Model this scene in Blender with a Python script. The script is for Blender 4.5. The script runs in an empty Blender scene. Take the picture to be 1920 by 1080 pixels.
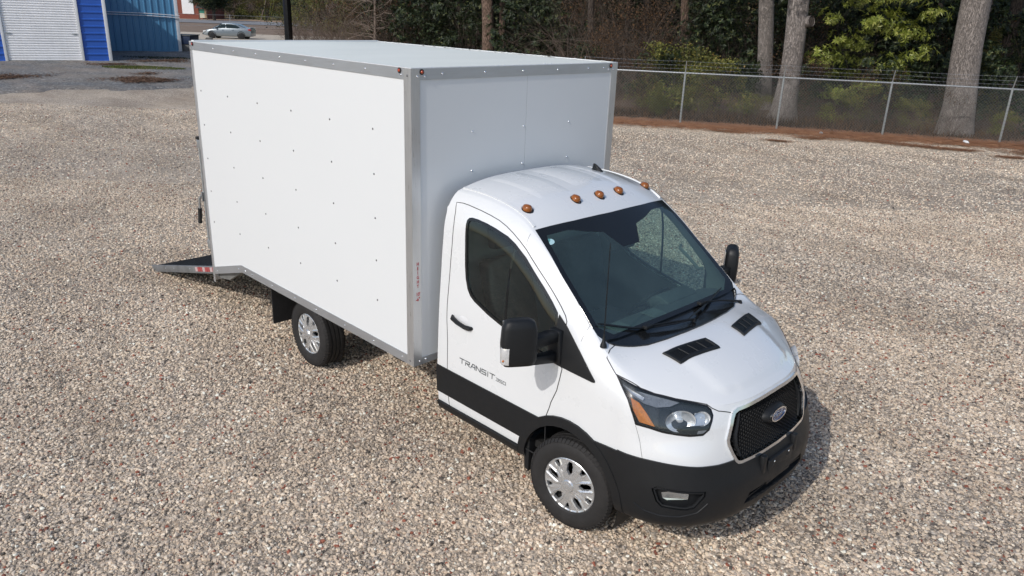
import bpy, bmesh, math, random
from mathutils import Vector, Matrix
from mathutils.bvhtree import BVHTree

scene = bpy.context.scene
COL = scene.collection
PI = math.pi
R = math.radians

# ------------------------------------------------------------------ camera, world, sun, exposure
CAM = Vector((2.93035, -4.52568, 3.46806))
cam_d = bpy.data.cameras.new("camera")
cam = bpy.data.objects.new("camera", cam_d)
COL.objects.link(cam)
scene.camera = cam
yaw, pitch, roll = 2.35728, -0.34809, 0.03642
FW = Vector((math.cos(pitch)*math.cos(yaw), math.cos(pitch)*math.sin(yaw), math.sin(pitch)))
rt = FW.cross(Vector((0, 0, 1))).normalized()
up = rt.cross(FW)
RT = rt*math.cos(roll) + up*math.sin(roll)
UP = up*math.cos(roll) - rt*math.sin(roll)
m3 = Matrix((RT, UP, -FW)).transposed()
cam.matrix_world = Matrix.Translation(CAM) @ m3.to_4x4()
cam_d.sensor_width = 36.0
cam_d.lens = 1425.36376/1920*36.0
cam_d.clip_start = 0.1
cam_d.clip_end = 2000.0

SUN_TO = Vector((0.157, -1.25, 1.0)).normalized()
world = bpy.data.worlds.new("World")
scene.world = world
world.use_nodes = True
wn = world.node_tree.nodes; wl = world.node_tree.links
sky = wn.new("ShaderNodeTexSky")
sky.sky_type = 'NISHITA'
sky.sun_disc = False
sky.sun_elevation = math.asin(SUN_TO.z)
sky.sun_rotation = math.atan2(SUN_TO.x, SUN_TO.y)
sky.dust_density = 1.5
wl.new(sky.outputs[0], wn["Background"].inputs[0])
wn["Background"].inputs[1].default_value = 0.148
sun_d = bpy.data.lights.new("sun", 'SUN')
sun_d.energy = 2.4
sun_d.angle = R(0.55)
sun_d.color = (1.0, 0.965, 0.92)
sun = bpy.data.objects.new("sun", sun_d)
COL.objects.link(sun)
sun.rotation_euler = SUN_TO.to_track_quat('Z', 'Y').to_euler()
sun.location = (0, 0, 30)
scene.view_settings.view_transform = 'Standard'
scene.view_settings.look = 'None'
scene.view_settings.exposure = 0.0
scene.view_settings.gamma = 1.0
scene.view_settings.use_curve_mapping = False

# ------------------------------------------------------------------ helpers
def tag(o, label=None, cat=None, group=None, kind=None):
    if label: o['label'] = label
    if cat: o['category'] = cat
    if group: o['group'] = group
    if kind: o['kind'] = kind
    return o

def empty(name, loc=(0, 0, 0), rz=0.0, label=None, cat=None, group=None):
    o = bpy.data.objects.new(name, None)
    COL.objects.link(o)
    o.empty_display_size = 0.2
    o.location = loc
    o.rotation_euler = (0, 0, rz)
    return tag(o, label, cat, group)

def link_mesh(name, me, mat, parent=None, loc=None, rot=None, scale=None):
    o = bpy.data.objects.new(name, me)
    COL.objects.link(o)
    if mat is not None and not me.materials: me.materials.append(mat)
    if parent is not None: o.parent = parent
    if loc is not None: o.location = loc
    if rot is not None: o.rotation_euler = rot
    if scale is not None: o.scale = scale
    return o

class MB:
    """collects shapes, links them as one mesh object"""
    def __init__(s): s.v = []; s.f = []
    def add(s, vs, fs):
        o = len(s.v); s.v += [tuple(p) for p in vs]; s.f += [tuple(i+o for i in f) for f in fs]; return s
    def box(s, a, b):
        x0, y0, z0 = (min(a[i], b[i]) for i in range(3)); x1, y1, z1 = (max(a[i], b[i]) for i in range(3))
        return s.add([(x0,y0,z0),(x1,y0,z0),(x1,y1,z0),(x0,y1,z0),(x0,y0,z1),(x1,y0,z1),(x1,y1,z1),(x0,y1,z1)],
                     [(0,3,2,1),(4,5,6,7),(0,1,5,4),(1,2,6,5),(2,3,7,6),(3,0,4,7)])
    def tube(s, pts, rad, n=8, cap=True):
        pts = [Vector(p) for p in pts]
        rs = rad if isinstance(rad, (list, tuple)) else [rad]*len(pts)
        vs = []; fs = []; prev = None
        for i, p in enumerate(pts):
            t = (pts[min(i+1, len(pts)-1)] - pts[max(i-1, 0)])
            t = t.normalized() if t.length > 1e-9 else Vector((0, 0, 1))
            a = prev if prev is not None else (Vector((0, 0, 1)) if abs(t.z) < .9 else Vector((1, 0, 0)))
            u = (a - t*a.dot(t))
            u = u.normalized() if u.length > 1e-6 else t.orthogonal().normalized()
            w = t.cross(u); prev = u
            for k in range(n):
                an = 2*PI*k/n
                vs.append(p + (u*math.cos(an) + w*math.sin(an))*rs[i])
        for i in range(len(pts)-1):
            for k in range(n):
                k2 = (k+1) % n
                fs.append((i*n+k, i*n+k2, (i+1)*n+k2, (i+1)*n+k))
        if cap:
            fs.append(tuple(range(n-1, -1, -1))); fs.append(tuple((len(pts)-1)*n+k for k in range(n)))
        return s.add(vs, fs)
    def lathe(s, prof, n=32, axis='y', c=(0, 0, 0), close=False):
        """prof: list of (radius, along)"""
        vs = []; fs = []; m = len(prof)
        for k in range(n):
            a = 2*PI*k/n; ca, sa = math.cos(a), math.sin(a)
            for r, h in prof:
                if axis == 'y': vs.append((c[0]+r*ca, c[1]+h, c[2]+r*sa))
                elif axis == 'z': vs.append((c[0]+r*ca, c[1]+r*sa, c[2]+h))
                else: vs.append((c[0]+h, c[1]+r*ca, c[2]+r*sa))
        for k in range(n):
            k2 = (k+1) % n
            for j in range(m if close else m-1):
                j2 = (j+1) % m
                fs.append((k*m+j, k*m+j2, k2*m+j2, k2*m+j))
        return s.add(vs, fs)
    def prism(s, poly, a, b, axis='y'):
        """poly: 2-D outline, extruded from a to b along an axis"""
        n = len(poly)
        def P(q, h):
            if axis == 'y': return (q[0], h, q[1])
            if axis == 'x': return (h, q[0], q[1])
            return (q[0], q[1], h)
        vs = [P(q, a) for q in poly] + [P(q, b) for q in poly]
        fs = [tuple(range(n)), tuple(range(2*n-1, n-1, -1))] + [(i, i+n, (i+1) % n + n, (i+1) % n) for i in range(n)]
        return s.add(vs, fs)
    def xform(s, m, start=0):
        for i in range(start, len(s.v)): s.v[i] = tuple(m @ Vector(s.v[i]))
        return s
    def mesh(s, name, mat=None, smooth=False, sharp=35, recalc=True):
        me = bpy.data.meshes.new(name)
        me.from_pydata(s.v, [], s.f)
        if recalc:
            bm = bmesh.new(); bm.from_mesh(me)
            bmesh.ops.recalc_face_normals(bm, faces=bm.faces)
            bm.to_mesh(me); bm.free()
        if mat: me.materials.append(mat)
        if smooth:
            me.polygons.foreach_set('use_smooth', [True]*len(me.polygons))
            try: me.set_sharp_from_angle(angle=R(sharp))
            except Exception: pass
        me.update()
        return me
    def build(s, name, mat, parent=None, smooth=False, sharp=35, bevel=0.0, seg=2, recalc=True, loc=None, rot=None):
        me = s.mesh(name, None, smooth or bevel > 0, sharp, recalc)
        if bevel > 0:
            bm = bmesh.new(); bm.from_mesh(me)
            es = [e for e in bm.edges if len(e.link_faces) == 2 and e.calc_face_angle(0) > R(30)]
            bmesh.ops.bevel(bm, geom=es, offset=bevel, segments=seg, profile=0.5, affect='EDGES', clamp_overlap=True)
            bm.to_mesh(me); bm.free()
            me.polygons.foreach_set('use_smooth', [True]*len(me.polygons))
            me.set_sharp_from_angle(angle=R(40))
        return link_mesh(name, me, mat, parent, loc, rot)

# ------------------------------------------------------------------ materials
def new_mat(name):
    m = bpy.data.materials.new(name); m.use_nodes = True
    nt = m.node_tree
    return m, nt, nt.nodes, nt.links, nt.nodes["Principled BSDF"]

def coords(nt, scale=(1, 1, 1), kind='Object'):
    tc = nt.nodes.new("ShaderNodeTexCoord"); mp = nt.nodes.new("ShaderNodeMapping")
    mp.inputs['Scale'].default_value = scale
    nt.links.new(tc.outputs[kind], mp.inputs[0])
    return mp.outputs[0]

def noise(nt, vec, scale, detail=4, rough=0.55):
    n = nt.nodes.new("ShaderNodeTexNoise")
    n.inputs['Scale'].default_value = scale; n.inputs['Detail'].default_value = detail; n.inputs['Roughness'].default_value = rough
    if vec: nt.links.new(vec, n.inputs['Vector'])
    return n.outputs[0]

def ramp(nt, fac, stops, interp='LINEAR'):
    r = nt.nodes.new("ShaderNodeValToRGB"); cr = r.color_ramp; cr.interpolation = interp
    while len(cr.elements) < len(stops): cr.elements.new(0.5)
    for e, (p, c) in zip(cr.elements, stops):
        e.position = p; e.color = (c[0], c[1], c[2], 1) if isinstance(c, (tuple, list)) else (c, c, c, 1)
    nt.links.new(fac, r.inputs[0])
    return r.outputs[0]

def mix(nt, fac, a, b, mode='MIX'):
    m = nt.nodes.new("ShaderNodeMix"); m.data_type = 'RGBA'; m.blend_type = mode
    for sock, val in ((m.inputs[0], fac), (m.inputs[6], a), (m.inputs[7], b)):
        if isinstance(val, (int, float)): sock.default_value = val
        elif isinstance(val, (tuple, list)): sock.default_value = (val[0], val[1], val[2], 1)
        else: nt.links.new(val, sock)
    return m.outputs[2]

def bump(nt, h, strength, dist):
    b = nt.nodes.new("ShaderNodeBump"); b.inputs['Strength'].default_value = strength; b.inputs['Distance'].default_value = dist
    nt.links.new(h, b.inputs['Height'])
    return b.outputs[0]

def mat_plain(name, col, rough=0.5, metal=0.0, var=0.06, vscale=3.0, bmp=0.0, bscale=60.0, coat=0.0, spec=0.5, rvar=.06):
    """plain colour with slight procedural wear, so no surface is perfectly even"""
    m, nt, n, l, b = new_mat(name)
    v = coords(nt)
    f = noise(nt, v, vscale, 5)
    lo = tuple(c*(1-var) for c in col); hi = tuple(min(1, c*(1+var)) for c in col)
    l.new(ramp(nt, f, [(0.3, lo), (0.7, hi)]), b.inputs['Base Color'])
    l.new(ramp(nt, noise(nt, v, vscale*3, 4), [(0.3, max(0, rough-rvar)), (0.7, min(1, rough+rvar))]), b.inputs['Roughness'])
    b.inputs['Metallic'].default_value = metal
    b.inputs['Specular IOR Level'].default_value = spec
    if coat: b.inputs['Coat Weight'].default_value = coat; b.inputs['Coat Roughness'].default_value = 0.04
    if bmp: l.new(bump(nt, noise(nt, v, bscale, 4), bmp, 0.002), b.inputs['Normal'])
    return m

M = {}
M['paint'] = mat_plain('white_paint', (.70, .715, .725), .28, var=.008, vscale=1.5, coat=1.0, rvar=.015)
M['panel'] = mat_plain('white_panel', (.69, .71, .72), .30, var=.008, vscale=.7, coat=.15, rvar=.01)
M['panel_edge'] = mat_plain('panel_edge', (.68, .70, .71), .4)
M['rubber'] = mat_plain('rubber', (.016, .015, .015), .75, var=.25, vscale=12, bmp=.2)
M['black'] = mat_plain('black_plastic', (.0095, .0105, .012), .50, var=.15, bmp=.25, bscale=400, spec=.35)
M['gloss_black'] = mat_plain('gloss_black', (.010, .011, .012), .15, var=.1)
M['dark'] = mat_plain('dark_frame', (.012, .012, .012), .7, var=.3, vscale=6)
M['rivet'] = mat_plain('dull_rivet', (.16, .165, .17), .4, .7)
M['chrome'] = mat_plain('chrome', (.84, .86, .88), .12, 1.0, var=.02)
M['silver'] = mat_plain('silver_paint', (.60, .61, .62), .28, .7, var=.03, vscale=8)
M['seam'] = mat_plain('seam_shadow', (.02, .02, .021), .8)
M['lining'] = mat_plain('cab_lining', (.105, .112, .108), .8, var=.1)
M['seat'] = mat_plain('seat_fabric', (.030, .032, .035), .9, var=.15, vscale=20, bmp=.3)
M['dash'] = mat_plain('dashboard', (.055, .058, .06), .7, var=.12, bmp=.2)
M['red'] = mat_plain('red_lettering', (.42, .015, .03), .5)
M['grey_letter'] = mat_plain('grey_lettering', (.10, .11, .115), .4)
M['galv'] = mat_plain('galvanised_steel', (.42, .44, .45), .42, .75, var=.15, vscale=15)
M['wire'] = mat_plain('galvanised_wire', (.17, .185, .175), .6, .2, var=.2, vscale=9)
M['white_trim'] = mat_plain('white_trim', (.72, .73, .74), .45, var=.05)

def mat_alu(name, base, rough, stretch=(1, 1, 30)):
    m, nt, n, l, b = new_mat(name)
    v = coords(nt, stretch)
    f = noise(nt, v, 6, 6, .6); g = noise(nt, coords(nt), 1.3, 4)
    l.new(mix(nt, .5, ramp(nt, f, [(.3, tuple(c*.86 for c in base)), (.7, tuple(min(1, c*1.12) for c in base))]),
              ramp(nt, g, [(.3, tuple(c*.85 for c in base)), (.7, tuple(min(1, c*1.15) for c in base))])), b.inputs['Base Color'])
    l.new(ramp(nt, f, [(.3, rough-.08), (.7, rough+.1)]), b.inputs['Roughness'])
    b.inputs['Metallic'].default_value = .75
    l.new(bump(nt, f, .08, .001), b.inputs['Normal'])
    return m
M['alu'] = mat_alu('brushed_aluminium', (.56, .57, .58), .34, (30, 30, 1))
M['alu_rail'] = mat_alu('rail_aluminium', (.50, .52, .545), .40, (1, 1, 30))

def mat_roof():
    m, nt, n, l, b = new_mat('box_roof_sheet')
    v = coords(nt, (1, .25, 1))
    f = noise(nt, v, 1.6, 5)
    l.new(ramp(nt, f, [(.3, (.77, .78, .70)), (.7, (.84, .845, .76))]), b.inputs['Base Color'])
    b.inputs['Roughness'].default_value = .45
    l.new(bump(nt, noise(nt, v, 1.1, 2), .5, .02), b.inputs['Normal'])
    return m
M['roof'] = mat_roof()

def mat_glass(name, tint, refl=1.0, rough=0.0, veil=.0):
    """thin tinted pane: coloured see-through plus a fresnel reflection"""
    m, nt, n, l, b = new_mat(name)
    n.remove(b)
    out = n['Material Output']
    tr = n.new('ShaderNodeBsdfTransparent'); gl = n.new('ShaderNodeBsdfGlossy'); mx = n.new('ShaderNodeMixShader'); fr = n.new('ShaderNodeFresnel')
    v = coords(nt)
    l.new(ramp(nt, noise(nt, v, 2.2, 4), [(.3, tuple(c*.93 for c in tint)), (.7, tint)]), tr.inputs[0])
    gl.inputs['Color'].default_value = (refl, refl, refl, 1); gl.inputs['Roughness'].default_value = rough
    ge = n.new('ShaderNodeNewGeometry'); io = n.new('ShaderNodeMapRange')      # same reflectance seen from either side of the pane
    io.inputs['To Min'].default_value = 1.55; io.inputs['To Max'].default_value = 1/1.55
    l.new(ge.outputs['Backfacing'], io.inputs['Value']); l.new(io.outputs[0], fr.inputs['IOR'])
    l.new(fr.outputs[0], mx.inputs[0]); l.new(tr.outputs[0], mx.inputs[1]); l.new(gl.outputs[0], mx.inputs[2])
    df = n.new('ShaderNodeBsdfDiffuse'); df.inputs[0].default_value = (.40, .60, .62, 1)      # hazy sky reflection painted in as diffuse teal
    m2 = n.new('ShaderNodeMixShader'); l.new(ramp(nt, noise(nt, coords(nt, (1, 1, 1)), 3.0, 5), [(.3, veil*.7), (.7, veil*1.3)]), m2.inputs[0])
    l.new(mx.outputs[0], m2.inputs[1]); l.new(df.outputs[0], m2.inputs[2])
    l.new(m2.outputs[0], out.inputs[0])
    return m
M['windshield'] = mat_glass('windshield_glass', (.58, .77, .73), veil=.055)
M['side_glass'] = mat_glass('side_glass', (.60, .70, .66), veil=.008)
M['lens'] = mat_glass('clear_lens', (.86, .88, .90), veil=.02)
def mat_amber(name, col):
    m, nt, n, l, b = new_mat(name)
    l.new(ramp(nt, noise(nt, coords(nt), 60, 3), [(.3, tuple(c*.7 for c in col)), (.7, col)]), b.inputs['Base Color'])
    b.inputs['Roughness'].default_value = .12
    b.inputs['Coat Weight'].default_value = 1
    return m
M['amber'] = mat_amber('amber_lens', (.62, .17, .006))
M['amber_dark'] = mat_amber('amber_marker_lens', (.30, .085, .004))
M['red_lens'] = mat_amber('red_lens', (.45, .03, .015))

# ------------------------------------------------------------------ ground, roads, fields
def bearing(u, d, z=0.0):
    """point at ground distance d from the camera position, on the bearing u (pixel-like units across)"""
    v = FW + RT*((u-960)/1425.4) + UP*(480/1425.4)
    v.z = 0; v.normalize()
    return Vector((CAM.x + v.x*d, CAM.y + v.y*d, z))

E1 = Vector((math.sin(yaw), -math.cos(yaw), 0)); E2 = Vector((math.cos(yaw), math.sin(yaw), 0))
def fr(a, b, z=0.0):
    """a to the right, b away from the viewpoint, along the road's direction"""
    p = Vector((CAM.x, CAM.y, 0)) + E1*a + E2*b
    return (p.x, p.y, z)

GRAVEL_STOPS = [(0.0, (0.091, 0.080, 0.072)), (.035, (0.228, 0.202, 0.177)), (.09, (0.387, 0.348, 0.313)), (.22, (0.569, 0.476, 0.386)), (.42, (0.683, 0.587, 0.482)),
                (.62, (0.603, 0.532, 0.460)), (.80, (0.797, 0.705, 0.603)), (.93, (0.847, 0.843, 0.773)), (.965, (0.318, 0.112, 0.073)), (.985, (0.216, 0.084, 0.058))]
SHEET_STOPS = [(0.0, (0.118, 0.102, 0.086)), (.07, (0.259, 0.220, 0.184)), (.16, (0.387, 0.334, 0.283)), (.30, (0.529, 0.443, 0.352)), (.48, (0.646, 0.547, 0.444)),
               (.66, (0.553, 0.471, 0.398)), (.82, (0.752, 0.658, 0.548)), (.94, (0.847, 0.795, 0.714)), (.982, (0.305, 0.115, 0.075))]

def lot_patches(nt, k):
    """broad tone changes of the lot: compacted pale lanes, browner and greyer drifts, by place in the world"""
    n = nt.nodes; l = nt.links
    ge = n.new('ShaderNodeNewGeometry'); mp = n.new('ShaderNodeMapping'); mp.inputs['Rotation'].default_value = (0, 0, -.6); mp.inputs['Scale'].default_value = (.45, 1.0, 1)
    l.new(ge.outputs['Position'], mp.inputs[0])
    a = noise(nt, mp.outputs[0], .8, 7, .68); b = noise(nt, mp.outputs[0], .28, 4, .6); c = noise(nt, mp.outputs[0], 2.6, 6, .7)
    k = mix(nt, 1.0, k, ramp(nt, a, [(.34, (.80, .775, .75)), (.50, (.97, .96, .95)), (.66, (1.12, 1.12, 1.12))]), 'MULTIPLY')
    k = mix(nt, 1.0, k, ramp(nt, b, [(.36, (.90, .895, .87)), (.62, (1.06, 1.03, .97))]), 'MULTIPLY')
    k = mix(nt, ramp(nt, c, [(.60, 0.0), (.72, .38)]), k, (.17, .12, .09))
    # sandy, compacted band beside the fence, with a ragged edge (distance from the fence line)
    dt = n.new('ShaderNodeVectorMath'); dt.operation = 'DOT_PRODUCT'; dt.inputs[1].default_value = (.5545, -.8322, 0); l.new(ge.outputs['Position'], dt.inputs[0])
    ad = n.new('ShaderNodeMath'); ad.operation = 'MULTIPLY_ADD'; ad.inputs[1].default_value = 3.2; l.new(c, ad.inputs[0]); l.new(dt.outputs['Value'], ad.inputs[2])
    sm = n.new('ShaderNodeMapRange'); sm.inputs['From Min'].default_value = -22.05 + 1.6 + 1.2; sm.inputs['From Max'].default_value = -22.05 + 1.6 + 3.6
    sm.inputs['To Min'].default_value = .75; sm.inputs['To Max'].default_value = 0.0; l.new(ad.outputs[0], sm.inputs['Value'])
    al = n.new('ShaderNodeVectorMath'); al.operation = 'DOT_PRODUCT'; al.inputs[1].default_value = (.8322, .5545, 0); l.new(ge.outputs['Position'], al.inputs[0])
    lim = n.new('ShaderNodeMapRange'); lim.inputs['From Min'].default_value = -9; lim.inputs['From Max'].default_value = -5; l.new(al.outputs['Value'], lim.inputs['Value'])
    both_ = n.new('ShaderNodeMath'); both_.operation = 'MULTIPLY'; l.new(sm.outputs[0], both_.inputs[0]); l.new(lim.outputs[0], both_.inputs[1])
    return mix(nt, both_.outputs[0], k, (.58, .49, .38))

def mat_gravel(name, stops, gain=1.0, brown=(.30, .235, .17), base_scale=36):
    m, nt, n, l, b = new_mat(name)
    v = coords(nt)
    def cells(scale, seed):
        vo = n.new('ShaderNodeTexVoronoi'); vo.inputs['Scale'].default_value = scale
        dis = n.new('ShaderNodeVectorMath'); dis.operation = 'ADD'
        dis.inputs[1].default_value = (seed, seed*2, 0); l.new(v, dis.inputs[0])
        l.new(dis.outputs[0], vo.inputs['Vector'])
        sep = n.new('ShaderNodeSeparateColor'); l.new(vo.outputs['Color'], sep.inputs[0])
        return vo.outputs['Distance'], sep.outputs[0]
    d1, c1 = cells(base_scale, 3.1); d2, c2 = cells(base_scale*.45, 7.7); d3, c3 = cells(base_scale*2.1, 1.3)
    k1 = ramp(nt, c1, stops, 'CONSTANT'); k2 = ramp(nt, c2, stops, 'CONSTANT'); k3 = ramp(nt, c3, stops, 'CONSTANT')
    sel = ramp(nt, noise(nt, v, 2.5, 5), [(.40, 0.0), (.60, 1.0)])
    k = mix(nt, sel, k1, k2); k = mix(nt, .22, k, k3)
    # shade between pebbles, painted into the colour as darker cell edges
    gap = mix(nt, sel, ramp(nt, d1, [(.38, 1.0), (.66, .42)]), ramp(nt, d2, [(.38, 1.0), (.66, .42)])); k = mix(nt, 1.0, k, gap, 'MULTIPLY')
    # broad patches: compacted fines, browner tracks
    patch = ramp(nt, noise(nt, coords(nt, (1, 1, 1)), .35, 6, .6), [(.40, 0.0), (.60, .70)])
    k = mix(nt, patch, k, mix(nt, .5, k, brown))
    streak = ramp(nt, noise(nt, coords(nt, (.30, .9, 1)), .55, 6, .7), [(.48, 0.0), (.66, .45)])
    k = mix(nt, streak, k, mix(nt, .5, k, (.27, .20, .15)))
    g = ramp(nt, noise(nt, v, .09, 4), [(.3, .84*gain), (.7, 1.10*gain)])
    k = mix(nt, 1.0, k, g, 'MULTIPLY')
    k = lot_patches(nt, k)
    l.new(k, b.inputs['Base Color'])
    b.inputs['Roughness'].default_value = .9
    inv = n.new('ShaderNodeMath'); inv.operation = 'SUBTRACT'; inv.inputs[0].default_value = 1.0
    mm = n.new('ShaderNodeMix'); mm.data_type = 'FLOAT'
    l.new(sel, mm.inputs[0]); l.new(d1, mm.inputs[2]); l.new(d2, mm.inputs[3])
    l.new(mm.outputs[0], inv.inputs[1])
    l.new(bump(nt, inv.outputs[0], .9, .022), b.inputs['Normal'])
    return m
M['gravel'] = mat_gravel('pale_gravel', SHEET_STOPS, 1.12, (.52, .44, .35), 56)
DARK_STOPS = [(0.0, (.07, .075, .08)), (.25, (.14, .15, .16)), (.5, (.21, .22, .23)), (.75, (.28, .28, .28)), (.92, (.40, .38, .36))]
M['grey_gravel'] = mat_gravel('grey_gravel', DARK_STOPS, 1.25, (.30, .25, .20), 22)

def mat_ground(name, cols, scale=1.0, bmp=.6, dist=.05):
    m, nt, n, l, b = new_mat(name)
    v = coords(nt)
    f = noise(nt, v, scale, 8, .65); g = noise(nt, v, scale*14, 5, .7)
    k = ramp(nt, f, [(.30, cols[0]), (.45, cols[1]), (.58, cols[2]), (.72, cols[3])])
    k = mix(nt, .45, k, ramp(nt, g, [(.3, cols[0]), (.55, cols[2]), (.75, cols[3])]))
    l.new(k, b.inputs['Base Color']); b.inputs['Roughness'].default_value = .95
    l.new(bump(nt, g, bmp, dist), b.inputs['Normal'])
    return m
M['field'] = mat_ground('dry_winter_grass', [(.10, .065, .045), (.17, .115, .08), (.23, .165, .115), (.30, .235, .17)], .25)
M['verge'] = mat_ground('tan_grass_verge', [(.20, .15, .09), (.28, .21, .13), (.34, .26, .17), (.40, .32, .21)], .15)
M['litter'] = mat_ground('forest_litter', [(.045, .03, .02), (.09, .055, .035), (.14, .085, .05), (.20, .14, .09)], .8)
M['straw'] = mat_ground('pine_straw', [(.14, .06, .032), (.27, .125, .065), (.37, .19, .10), (.46, .29, .18)], 3.0, 1.0, .04)
M['sand'] = mat_ground('sandy_gravel', [(.38, .32, .25), (.46, .395, .31), (.53, .46, .37), (.60, .53, .43)], .5, .4, .02)
M['asphalt'] = mat_ground('old_asphalt', [(.17, .17, .175), (.20, .20, .205), (.225, .225, .23), (.25, .25, .25)], .4, .2, .01)
M['dirt'] = mat_ground('orange_dirt', [(.26, .15, .085), (.32, .20, .12), (.38, .25, .16), (.42, .30, .20)], .3)

def sheet(name, pts, z, mat, kind='structure'):
    o = link_mesh(name, MB().add([(p[0], p[1], z) for p in pts], [tuple(range(len(pts)))]).mesh(name), mat)
    if o.data.polygons[0].normal.z < 0: o.data.flip_normals()
    return tag(o, kind=kind)

sheet('ground', [(-900, -900), (900, -900), (900, 900), (-900, 900)], -.06, M['field'])

def blob(name, pts, z, mat, wob=.35, step=.5, seed=1, kind='structure', bulge=0.0):
    """ground sheet with an irregular, natural outline"""
    rnd = random.Random(seed); out = []
    n = len(pts)
    for i in range(n):
        a = Vector(pts[i][:2]); b = Vector(pts[(i+1) % n][:2]); L = (b-a).length; k = max(1, int(L/step))
        nn = Vector((-(b-a).y, (b-a).x)).normalized()
        for j in range(k):
            q = a.lerp(b, j/k) + nn*rnd.uniform(-wob, wob); out.append((q.x, q.y))
    return sheet(name, out, z, mat, kind)

# gravel lot: to the fence on one side and well past the car on the other, behind the viewpoint too
LOT = [(-12.9, 17.85), (-3.7, 24.1), (8, 32), (60, 60), (70, -60), (-90, -70), (-140, -10)] + [fr(-95, 93)[:2], fr(-40, 91)[:2], fr(-25, 88)[:2], (-16.5, 15.7)]
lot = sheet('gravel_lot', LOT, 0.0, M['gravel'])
sheet('far_gravel', [fr(-120, 66)[:2], fr(-18, 62)[:2], fr(-18, 92)[:2], fr(-120, 92)[:2]], .03, M['sand'])
sheet('forest_floor', [(-16.6, 15.8), (-12.2, 18.6), (-3.6, 24.4), (8, 32.4), (60, 62), (60, 200), (-150, 200), fr(-22, 84)[:2]], .02, M['litter'])
sheet('road', [fr(-400, 134)[:2], fr(300, 134)[:2], fr(300, 157)[:2], fr(-400, 157)[:2]], .0, M['asphalt'])
sheet('dirt_shoulder', [fr(-400, 157)[:2], fr(300, 157)[:2], fr(300, 166)[:2], fr(-400, 166)[:2]], -.01, M['dirt'])
sheet('grass_verge', [fr(-400, 166)[:2], fr(300, 166)[:2], fr(300, 420)[:2], fr(-400, 420)[:2]], -.02, M['verge'])

# the bank of dark gravel in front of the blue building: a real low rise
def mound():
    rnd = random.Random(5)
    nx, ny = 120, 120
    vs = []; fs = []
    P = [(-29.6, 1.2), (-30.5, 4.5), (-28.6, 7.2), (-31.0, 11.5), (-40, 22), (-75, 22), (-75, -25), (-38, -12)]
    from mathutils import noise as mn
    def inside(x, y):
        c = False; n = len(P)
        for i in range(n):
            x1, y1 = P[i]; x2, y2 = P[(i+1) % n]
            if (y1 > y) != (y2 > y) and x < (x2-x1)*(y-y1)/(y2-y1)+x1: c = not c
        return c
    def dist(x, y):
        best = 1e9; n = len(P); q = Vector((x, y))
        for i in range(n):
            a = Vector(P[i]); b = Vector(P[(i+1) % n]); t = max(0, min(1, (q-a).dot(b-a)/(b-a).length_squared)); best = min(best, (q-a-(b-a)*t).length)
        return best
    x0, x1, y0, y1 = -62, -27, -14, 22
    for i in range(nx+1):
        for j in range(ny+1):
            x = x0+(x1-x0)*i/nx; y = y0+(y1-y0)*j/ny
            d = dist(x, y)*(1 if inside(x, y) else -1)
            d += mn.noise(Vector((x*.35, y*.35, 0)))*2.6 + mn.noise(Vector((x*1.1, y*1.1, 2)))*1.1
            h = -.10 + .16*max(0, min(1, (d+.5)/1.6)) + (.05*mn.noise(Vector((x*.5, y*.5, 3))) if d > 0 else 0)
            vs.append((x, y, h))
    for i in range(nx):
        for j in range(ny):
            a = i*(ny+1)+j; fs.append((a, a+ny+1, a+ny+2, a+1))
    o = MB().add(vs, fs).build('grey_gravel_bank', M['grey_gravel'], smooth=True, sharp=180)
    tag(o, kind='structure')
mound()
M['dead_leaves'] = mat_ground('dead_leaves', [(.08, .045, .03), (.12, .065, .04), (.17, .10, .06), (.22, .14, .09)], 2.0)
def litter(name, cx, cy, ax, rx, ry, n, L, w, mat, seed, z=.09, falloff=.45):
    """loose flat leaves or needles lying thickest in the middle of a drift"""
    rnd = random.Random(seed); vs = []; fs = []
    ca, sa = math.cos(ax), math.sin(ax)
    for i in range(n):
        p, q = rnd.gauss(0, falloff)*rx, rnd.gauss(0, falloff)*ry
        q += .35*ry*math.sin(p*2.3+seed); x = cx+p*ca-q*sa; y = cy+p*sa+q*ca
        a = rnd.uniform(0, 2*PI); l_ = L*rnd.uniform(.6, 1.3); w_ = w*rnd.uniform(.7, 1.2); dx, dy = math.cos(a), math.sin(a); zz = z+rnd.uniform(0, .03); t = rnd.uniform(-.25, .25)
        o = len(vs); vs += [(x-dx*l_, y-dy*l_, zz-t*l_), (x+dy*w_, y-dx*w_, zz+w_*.3), (x+dx*l_, y+dy*l_, zz+t*l_), (x-dy*w_, y+dx*w_, zz+w_*.3)]; fs.append((o, o+1, o+2, o+3))
    return tag(link_mesh(name, MB().add(vs, fs).mesh(name, recalc=False), mat), kind='stuff')
for i, (u, d, w, h, n_) in enumerate([(243, 38.5, 1.3, 1.2, 1300), (285, 38.4, 1.0, .8, 700), (3, 40.5, 1.2, 1.6, 900), (200, 47.7, 1.2, .8, 500), (298, 50.5, 1.8, 1.4, 900), (262, 41.5, .6, .8, 200), (225, 38.0, .5, .6, 150)]):
    c = bearing(u, d); litter('dead_leaves', c.x, c.y, yaw-PI/2, w, h, n_, .07, .04, M['dead_leaves'], i+3)

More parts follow.
